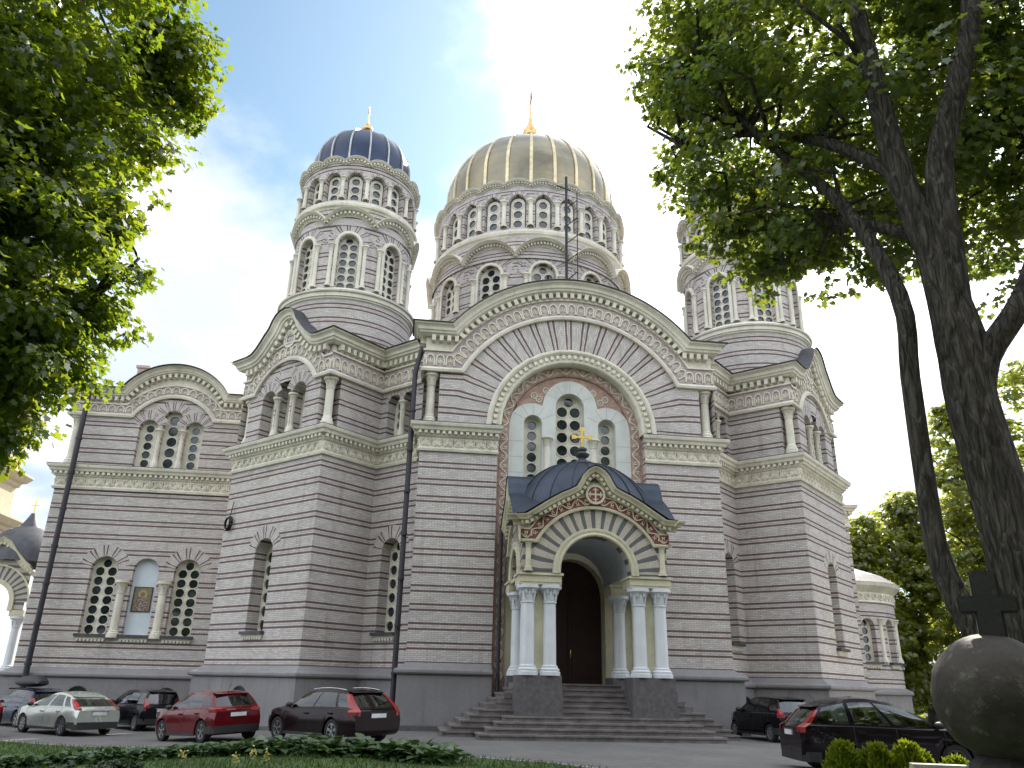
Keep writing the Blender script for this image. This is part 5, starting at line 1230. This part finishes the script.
# the big maple on the right: forked trunk beside the path
tree('large dark maple with a forked leaning trunk, sun shining through its leaves', 'maple_tree', (.0, -24.6, 0),
     [([(.12, -24.6, -.5), (.0, -24.6, .3), (-.18, -24.55, 2.0), (-.34, -24.55, 3.6), (-.43, -24.5, 4.8), (-.42, -24.5, 5.6), (-.53, -24.45, 6.8), (-.71, -24.33, 8.2), (-.80, -24.28, 10.0), (-.9, -24.2, 12.2), (-1.2, -24, 14.5)], [.62, .50, .36, .29, .275, .28, .19, .165, .13, .10, .04]),
      ([(-.48, -24.5, 5.3), (-.42, -24.56, 6.6), (-.34, -24.64, 8.0), (-.02, -24.9, 9.2), (.25, -25.1, 10.4), (.5, -25.1, 13)], [.22, .19, .165, .14, .12, .04]),
      ([(-.45, -24.5, 4.6), (-.28, -24.68, 5.3), (.08, -25.0, 5.95), (.8, -24.8, 7.2), (1.6, -24.2, 9.0), (2.4, -23.6, 11)], [.22, .15, .13, .11, .08, .03]),
      ([(-.1, -24.55, .6), (-.45, -24.4, 1.7), (-.78, -24.28, 2.4), (-.93, -24.17, 3.05), (-.94, -24.16, 3.95), (-.92, -24.18, 5.2), (-.90, -24.2, 6.3), (-1.1, -23.6, 8.0), (-1.6, -22.6, 9.8), (-2.2, -21.6, 11.8)], [.26, .20, .145, .12, .112, .11, .108, .085, .06, .03]),
      ([(-.71, -24.33, 8.0), (-1.1, -23.4, 9.2), (-1.7, -22.2, 10.2), (-2.3, -21.2, 10.6)], [.10, .08, .05, .02]),
      ([(-.52, -24.45, 7.0), (-.9, -23.2, 8.0), (-1.2, -22.0, 8.6), (-1.6, -21.3, 8.9)], [.09, .07, .05, .02])],
     [((-.2, -22.3, 11.4), (2.8, 2.7, 3.8), 330, .25), ((2.4, -23.6, 9.8), (2.5, 2.4, 3.0), 180, .25), ((-1.0, -21.6, 8.9), (1.15, 1.0, 1.0), 30, 0), ((-2.2, -21.0, 12.9), (1.0, .9, 1.3), 26, 0)], 92, .52, .120, 'maple2', .4)
# the maple on the left, its trunk outside the view
tree('leafy sunlit maple filling the upper left corner, its trunk out of view', 'maple_tree', (-16.4, -22.6, -.3),
     [([(-16.4, -22.6, -.5), (-16.3, -22.5, 1), (-16.1, -22.4, 3), (-15.9, -22.3, 5.5), (-15.4, -22.1, 8.5), (-15.0, -21.9, 11.5), (-14.7, -21.7, 14)], [.55, .42, .36, .32, .24, .15, .04]),
      ([(-16.0, -22.3, 4.5), (-15.2, -22.0, 5.6), (-14.2, -21.7, 6.4), (-12.8, -21.3, 6.9), (-11.6, -21.1, 6.9)], [.2, .15, .11, .07, .02]),
      ([(-15.8, -22.2, 6.0), (-14.6, -21.8, 8.0), (-13.2, -21.3, 9.6), (-11.6, -20.9, 11.0)], [.2, .15, .1, .03])],
     [((-15.15, -21.5, 11.0), (4.0, 3.4, 4.9), 520, .3), ((-13.75, -21.6, 7.1), (2.75, 2.4, 2.2), 260, .2), ((-12.3, -21.3, 9.0), (1.3, 1.2, 1.7), 60, 0), ((-12.5, -21.4, 5.75), (1.05, 1.0, .6), 40, 0), ((-12.9, -21.6, 4.7), (.95, .8, .75), 34, 0), ((-11.35, -20.9, 11.4), (.7, .7, 1.3), 20, 0)], 135, .56, .118, 'maple', .25)
# trees beyond the cathedral on the right
FAR = [((24.6, 19.5), 13.0, 4.0, 'slender lime tree close behind the apse, half in shade'), ((28.6, 20.5), 15.6, 4.2, 'bright yellow green lime tree, left of the forked trunk'), ((30.5, 15.4), 20.5, 5.0, 'tall yellow green lime tree seen between the two stems of the maple'), ((36.5, 12.8), 26.5, 6.4, 'tallest lime tree at the right edge, behind the main maple trunk'), ((38.0, 26.0), 17.0, 5.2, 'shaded lime tree far back behind the yellow green ones'), ((45.0, 20.0), 20.0, 5.5, 'large dim lime tree farthest to the right, mostly covered')]
for (x, y), h, r, lb in FAR:
    z0 = -.4; rs = random.Random(int(x*10))
    limbs = [([(x, y, z0-.2), (x+.1, y, z0+h*.2), (x-.1, y+.1, z0+h*.45), (x+.15, y, z0+h*.75), (x, y, z0+h*.97)], [.34, .26, .20, .11, .03])]
    ells = []
    for k in range(9):
        t = k/8; a = rs.uniform(0, 6.28); rr_ = r*(.35+.5*sin(pi*min(1, .15+t*.85)))
        ells.append(((x+cos(a)*r*.42*(1-t*.6), y+sin(a)*r*.42*(1-t*.6), z0+h*(.22+.70*t)), (rr_*.8, rr_*.8, h*.12), 38, .2))
        for e in range(2): limbs.append(([(x, y, z0+h*(.2+.6*t)), (x+cos(a+e*2)*r*.3, y+sin(a+e*2)*r*.3, z0+h*(.27+.6*t)), (x+cos(a+e*2)*r*.6, y+sin(a+e*2)*r*.6, z0+h*(.30+.62*t))], [.09, .06, .02]))
    tree(lb, 'lime_tree', (x, y, z0), limbs, ells, 56, .74, .30, 'far', .15, 'trees beyond the apse', .03)
# undergrowth below them, and unseen trees added behind the camera to block low sky light
P, Nn, D, sz, CC = crown_points([((27+3.2*k, 25-1.5*k, .4), (2.2, 1.6, 1.3), 26, .1) for k in range(8)], 26, .6, .40); u = leafmesh('undergrowth', P, Nn, D, sz, 'far'); tag(u, kind='stuff')
P, Nn, D, sz, CC = crown_points([((-52+7.6*k, -43-(k % 2)*4, 15), (5.6, 4.6, 14.5), 130, .5) for k in range(16)], 20, 1.5, 1.25); u = leafmesh('sky_block_trees', P, Nn, D, sz, 'maple2'); tag(u, kind='stuff')
# ---- lawn, hostas and small plants
LE = [(-40, 4), (-19.6, -3.2), (-13.6, -7.3), (-9.1, -9.8), (-5.6, -11.8), (-3.3, -13.5), (-1.6, -16), (-1.2, -20), (-1.2, -34), (-40, -34)]
def inside(x, y, poly=LE):
    c = False; j = len(poly)-1
    for i in range(len(poly)):
        (xi, yi), (xj, yj) = poly[i], poly[j]
        if (yi > y) != (yj > y) and x < (xj-xi)*(y-yi)/(yj-yi)+xi: c = not c
        j = i
    return c
def lawn():
    bm = bmesh.new(); vs = [bm.verts.new((x, y, 0)) for x, y in LE]; bm.faces.new(vs)
    for ax, lo, hi in ((0, -40, 0), (1, -34, 4)):
        for k in range(lo+1, hi):
            g = bm.verts[:]+bm.edges[:]+bm.faces[:]; co = [0, 0, 0]; co[ax] = k; no = [0, 0, 0]; no[ax] = 1
            bmesh.ops.bisect_plane(bm, geom=g, plane_co=co, plane_no=no)
    for v in bm.verts: v.co.z = gz(v.co.x, v.co.y)+.07
    me = bpy.data.meshes.new('lawn'); bm.to_mesh(me); bm.free(); me.materials.append(MB_['lawn']); o = bpy.data.objects.new('lawn', me); C.objects.link(o); tag(o, kind='structure')
lawn()
mb = MB()
kp = LE[:8]; pts = []
for a, b in zip(kp, kp[1:]):
    n = max(1, int(hypot(b[0]-a[0], b[1]-a[1])/.8)); pts += [(lerp(a[0], b[0], k/n), lerp(a[1], b[1], k/n)) for k in range(n)]
pts.append(kp[-1]); rows = [[], [], [], []]
for i, p in enumerate(pts):
    a = pts[max(0, i-1)]; b = pts[min(len(pts)-1, i+1)]; tx, ty = b[0]-a[0], b[1]-a[1]; l = hypot(tx, ty); nx, ny = -ty/l, tx/l; z = gz(*p)
    for r_, (o_, zz) in zip(rows, ((.06, -.05), (.06, .09), (-.06, .09), (-.06, -.05))): r_.append((p[0]+nx*o_, p[1]+ny*o_, z+zz))
mb.grid(rows); o = mb.build('kerb', 'kerb'); tag(o, kind='structure')
STRIP = [(-19, -10.5), (-16, -12.2), (-13, -11.6), (-11, -11.3), (-9, -11.3), (-7, -12.0), (-5.6, -13.6)]
def strip_pt(t):
    t *= len(STRIP)-1; i = min(int(t), len(STRIP)-2); f = t-i; return lerp(STRIP[i][0], STRIP[i+1][0], f), lerp(STRIP[i][1], STRIP[i+1][1], f)
n = 42000; X = RG.uniform(-24, -1.3, n); Y = RG.uniform(-16.5, 3, n); keep = np.array([inside(x, y) for x, y in zip(X, Y)]); X, Y = X[keep], Y[keep]; k = len(X)
Z = np.array([gz(x, y) for x, y in zip(X, Y)])+.06
d = RG.normal(size=(k, 3)); d[:, 2] = 0; up = d*.55+np.array([0, 0, 1.])
g = leafmesh('grass', np.stack([X, Y, Z], 1), np.cross(up, RG.normal(size=(k, 3))), up, RG.uniform(.06, .14, k), 'blade', None, np.array([(-.09, 0), (.09, 0), (.05, .6), (0, 1), (-.05, .6)]), 0, .25); tag(g, kind='stuff')
P = []; Nn = []; D = []; SZ = []
for q in range(300):
    t = RG.random(); x, y = strip_pt(t); w = .25+.42*sm((t-.42)/.3); x += RG.normal()*w*.6; y += RG.normal()*w*.9; sc = RG.uniform(.7, 1.1)*(.8+.3*sm((t-.4)/.3)); z = gz(x, y)+.07
    for j in range(16):
        a = RG.uniform(0, 2*pi); el = RG.uniform(.15, 1.1); dr = np.array([cos(a)*cos(el), sin(a)*cos(el), sin(el)]); base = np.array([x, y, z])+dr*RG.uniform(.08, .28)*sc
        P.append(base); D.append(dr*np.array([1, 1, .25])+np.array([0, 0, -.1])); Nn.append(np.array([-cos(a)*sin(el), -sin(a)*sin(el), cos(el)+.5])+RG.normal(size=3)*.2); SZ.append(.27*sc*RG.uniform(.7, 1.15))
h = leafmesh('hosta_bed', np.array(P), np.array(Nn), np.array(D), np.array(SZ), 'hosta', None, OVATE*np.array([1.15, 1]), .25, .35); tag(h, kind='stuff')
t = empty('ground_plant', (-12.6, -14.6, gz(-12.6, -14.6)+.05)); tag(t, 'low dark spreading shrub on the lawn in front of the hosta row', 'shrub')
P, Nn, D, sz, CC = crown_points([((0, 0, .13), (.75, .35, .20), 26, 0), ((.75, -.05, .1), (.5, .3, .16), 14, 0)], 40, .14, .075); leafmesh('foliage', P, Nn, D, sz, 'fern', t)
mb = MB()
for q in CC[::3]: mb.tube([(q[0]*.3, q[1]*.3, 0), tuple(q)], .006, 4)
mb.build('stem', 'bark', t)
for i, (x, y, lb) in enumerate(((-10.95, -14.3, 'pale yellow flower spike standing alone at the lower left'), (-9.9, -14.4, 'leftmost pale yellow flower of the close trio'), (-9.6, -14.2, 'tallest pale yellow flower of the close trio'), (-9.3, -14.5, 'rightmost pale yellow flower of the close trio'))):
    f_ = empty('flower', (x, y, gz(x, y)+.05)); tag(f_, lb, 'flower', 'pale yellow flowers on the lawn'); hh = (.30, .20, .27, .22)[i]
    mb = MB(); mb.tube([(0, 0, 0), (.02, .01, hh*.6), (.03, 0, hh)], .008, 5); mb.build('stem', 'hosta', f_)
    q = RG.normal(size=(26, 3))*np.array([.03, .03, .05])+np.array([.03, 0, hh-.02]); leafmesh('bloom', q, RG.normal(size=(26, 3))+np.array([0, 0, .5]), RG.normal(size=(26, 3)), np.full(26, .055), 'petal', f_, OVATE*np.array([1.4, 1]))
# ---- bright dwarf conifers in front of the dark off road car
bed = MB(); bed.add([(x, y, gz(x, y)+.03) for x, y in ((-1.6, -21.5), (1.6, -23.2), (3.0, -20.6), (-.3, -19.2))], [(0, 1, 2, 3)]); tag(bed.build('flower_bed', 'soil'), kind='structure')
for i, (x, y, hh, r, lb) in enumerate(((-.55, -20.9, 1.03, .30, 'dwarf yellow green conifer, leftmost and darkest of the row'), (-.20, -21.15, 1.02, .30, 'dwarf yellow green conifer second from the left of the row'), (.10, -21.4, 1.06, .28, 'tallest dwarf yellow green conifer, in the middle of the row'), (.32, -21.3, .95, .27, 'dwarf yellow green conifer just right of the tallest one'), (.58, -21.7, .90, .30, 'dwarf yellow green conifer nearest the stone ball'))):
    t = empty('dwarf_conifer', (x, y, gz(x, y))); tag(t, lb, 'shrub', 'dwarf conifers beside the car')
    n = 2400; a = RG.uniform(0, 2*pi, n); zz = RG.random(n)**.8; rr_ = r*np.sqrt(np.maximum(.02, 1-zz**2.2))*(.55+.45*RG.random(n))*(1+.16*np.sin(a*5+zz*9))
    P = np.stack([rr_*np.cos(a), rr_*np.sin(a), .06+zz*(hh-.12)], 1); D = np.stack([np.cos(a)*.55, np.sin(a)*.55, np.full(n, .9)], 1)+RG.normal(size=(n, 3))*.3
    leafmesh('foliage', P, np.cross(D, RG.normal(size=(n, 3))), D, RG.uniform(.05, .12, n), 'thuja', t, NEEDLE*np.array([1.4, 1]))
    mb = MB(); mb.tube([(0, 0, -.05), (0, 0, hh*.8)], [.03, .01], 6)
    for k in range(10):
        a = k*2.4; z = hh*(.1+.06*k); mb.tube([(0, 0, z), (cos(a)*r*.7, sin(a)*r*.7, z+.12)], [.012, .004], 4)
    mb.build('stem', 'bark', t)
# ------------------------------------------------------------------ grave monument with the stone ball and cross, and the stone slab beside it
def lichen(name, c0, c1, c2):
    m, b = newmat(name); n1 = noise(2.6, 7, .62); n2 = noise(9, 6, .7); n3 = noise(38, 3)
    col = MIX(SMOOTH(n1, .36, .62), c0, c1); col = MIX(MATH('MULTIPLY', SMOOTH(n2, .55, .68), .75), col, c2); col = MIX(MATH('MULTIPLY', SMOOTH(n3, .5, .7), .3), col, (.02, .018, .018))
    L(col, b.inputs['Base Color']); b.inputs['Roughness'].default_value = .72; bump(b, MATH('ADD', n2, MATH('MULTIPLY', n3, .5)), .55, .012); return m
MB_['ball'] = lichen('weathered granite with lichen', (.022, .015, .014), (.060, .048, .041), (.135, .14, .10))
MB_['darkstone'] = lichen('dark weathered stone', (.018, .017, .018), (.03, .028, .028), (.045, .047, .042))
MB_['palestone'] = lichen('pale mossy limestone', (.30, .27, .22), (.40, .37, .31), (.22, .23, .15))
OC = (-3.415, -27.93)
g = empty('grave_monument', (OC[0], OC[1], 0), radians(-35)); tag(g, 'dark stone ball topped by a stout stone cross, close by at the right', 'monument')
mb = MB(); mb.lathe((0, 0), [(.001, 1.31)] + [(.335*sin(a), 1.645-.335*cos(a)) for a in [pi*k/28 for k in range(1, 28)]] + [(.001, 1.98)], 48)
from mathutils import noise as MN
mb.v = [tuple(Vector(p)+(Vector(p)-Vector((0, 0, 1.655))).normalized()*(.010*MN.noise(Vector(p)*5)+.005*MN.noise(Vector(p)*17)-.02*max(0, MN.noise(Vector(p)*3.3+Vector((5, 2, 1)))-.35))) for p in mb.v]
mb.build('ball', 'ball', g, smooth=True)
def bevbox(x0, x1, y0, y1, z0, z1, bv=.012):
    bm = bmesh.new(); bmesh.ops.create_cube(bm, size=1)
    for v in bm.verts: v.co = Vector((lerp(x0, x1, v.co.x+.5), lerp(y0, y1, v.co.y+.5), lerp(z0, z1, v.co.z+.5)))
    bmesh.ops.bevel(bm, geom=bm.edges[:], offset=bv, segments=2, affect='EDGES'); bm.verts.ensure_lookup_table()
    bm.verts.index_update(); return [tuple(v.co) for v in bm.verts], [tuple(v.index for v in f.verts) for f in bm.faces]
mb = MB()
for b in ((-.034, .108, -.055, .055, 1.93, 2.335), (-.118, .192, -.0552, .0552, 2.095, 2.195)): v, f = bevbox(*b); mb.add(v, f)
v, f = bevbox(-.10, .10, -.085, .085, 1.95, 2.0); mb.build('cross', 'darkstone', g, smooth=30)
mb = MB(); mb.lathe((0, 0), [(.36, -.1), (.36, .22), (.30, .28), (.24, .34), (.20, .6), (.18, 1.05), (.24, 1.2), (.25, 1.22), (.20, 1.30), (.12, 1.36)], 8); mb.build('pedestal', 'darkstone', g, smooth=20)
sl = empty('gravestone', (-3.29, -27.12, 0), radians(-20)); tag(sl, 'low pale mossy stone block with a rounded top in front of the shrubs', 'gravestone')
v, f = bevbox(-.20, .20, -.09, .09, .12, 1.235, .035); mb = MB(); mb.add(v, f); mb.build('slab', 'palestone', sl, smooth=30)
v, f = bevbox(-.28, .28, -.16, .16, -.05, .119, .015); mb = MB(); mb.add(v, f); mb.build('base', 'darkstone', sl, smooth=30)
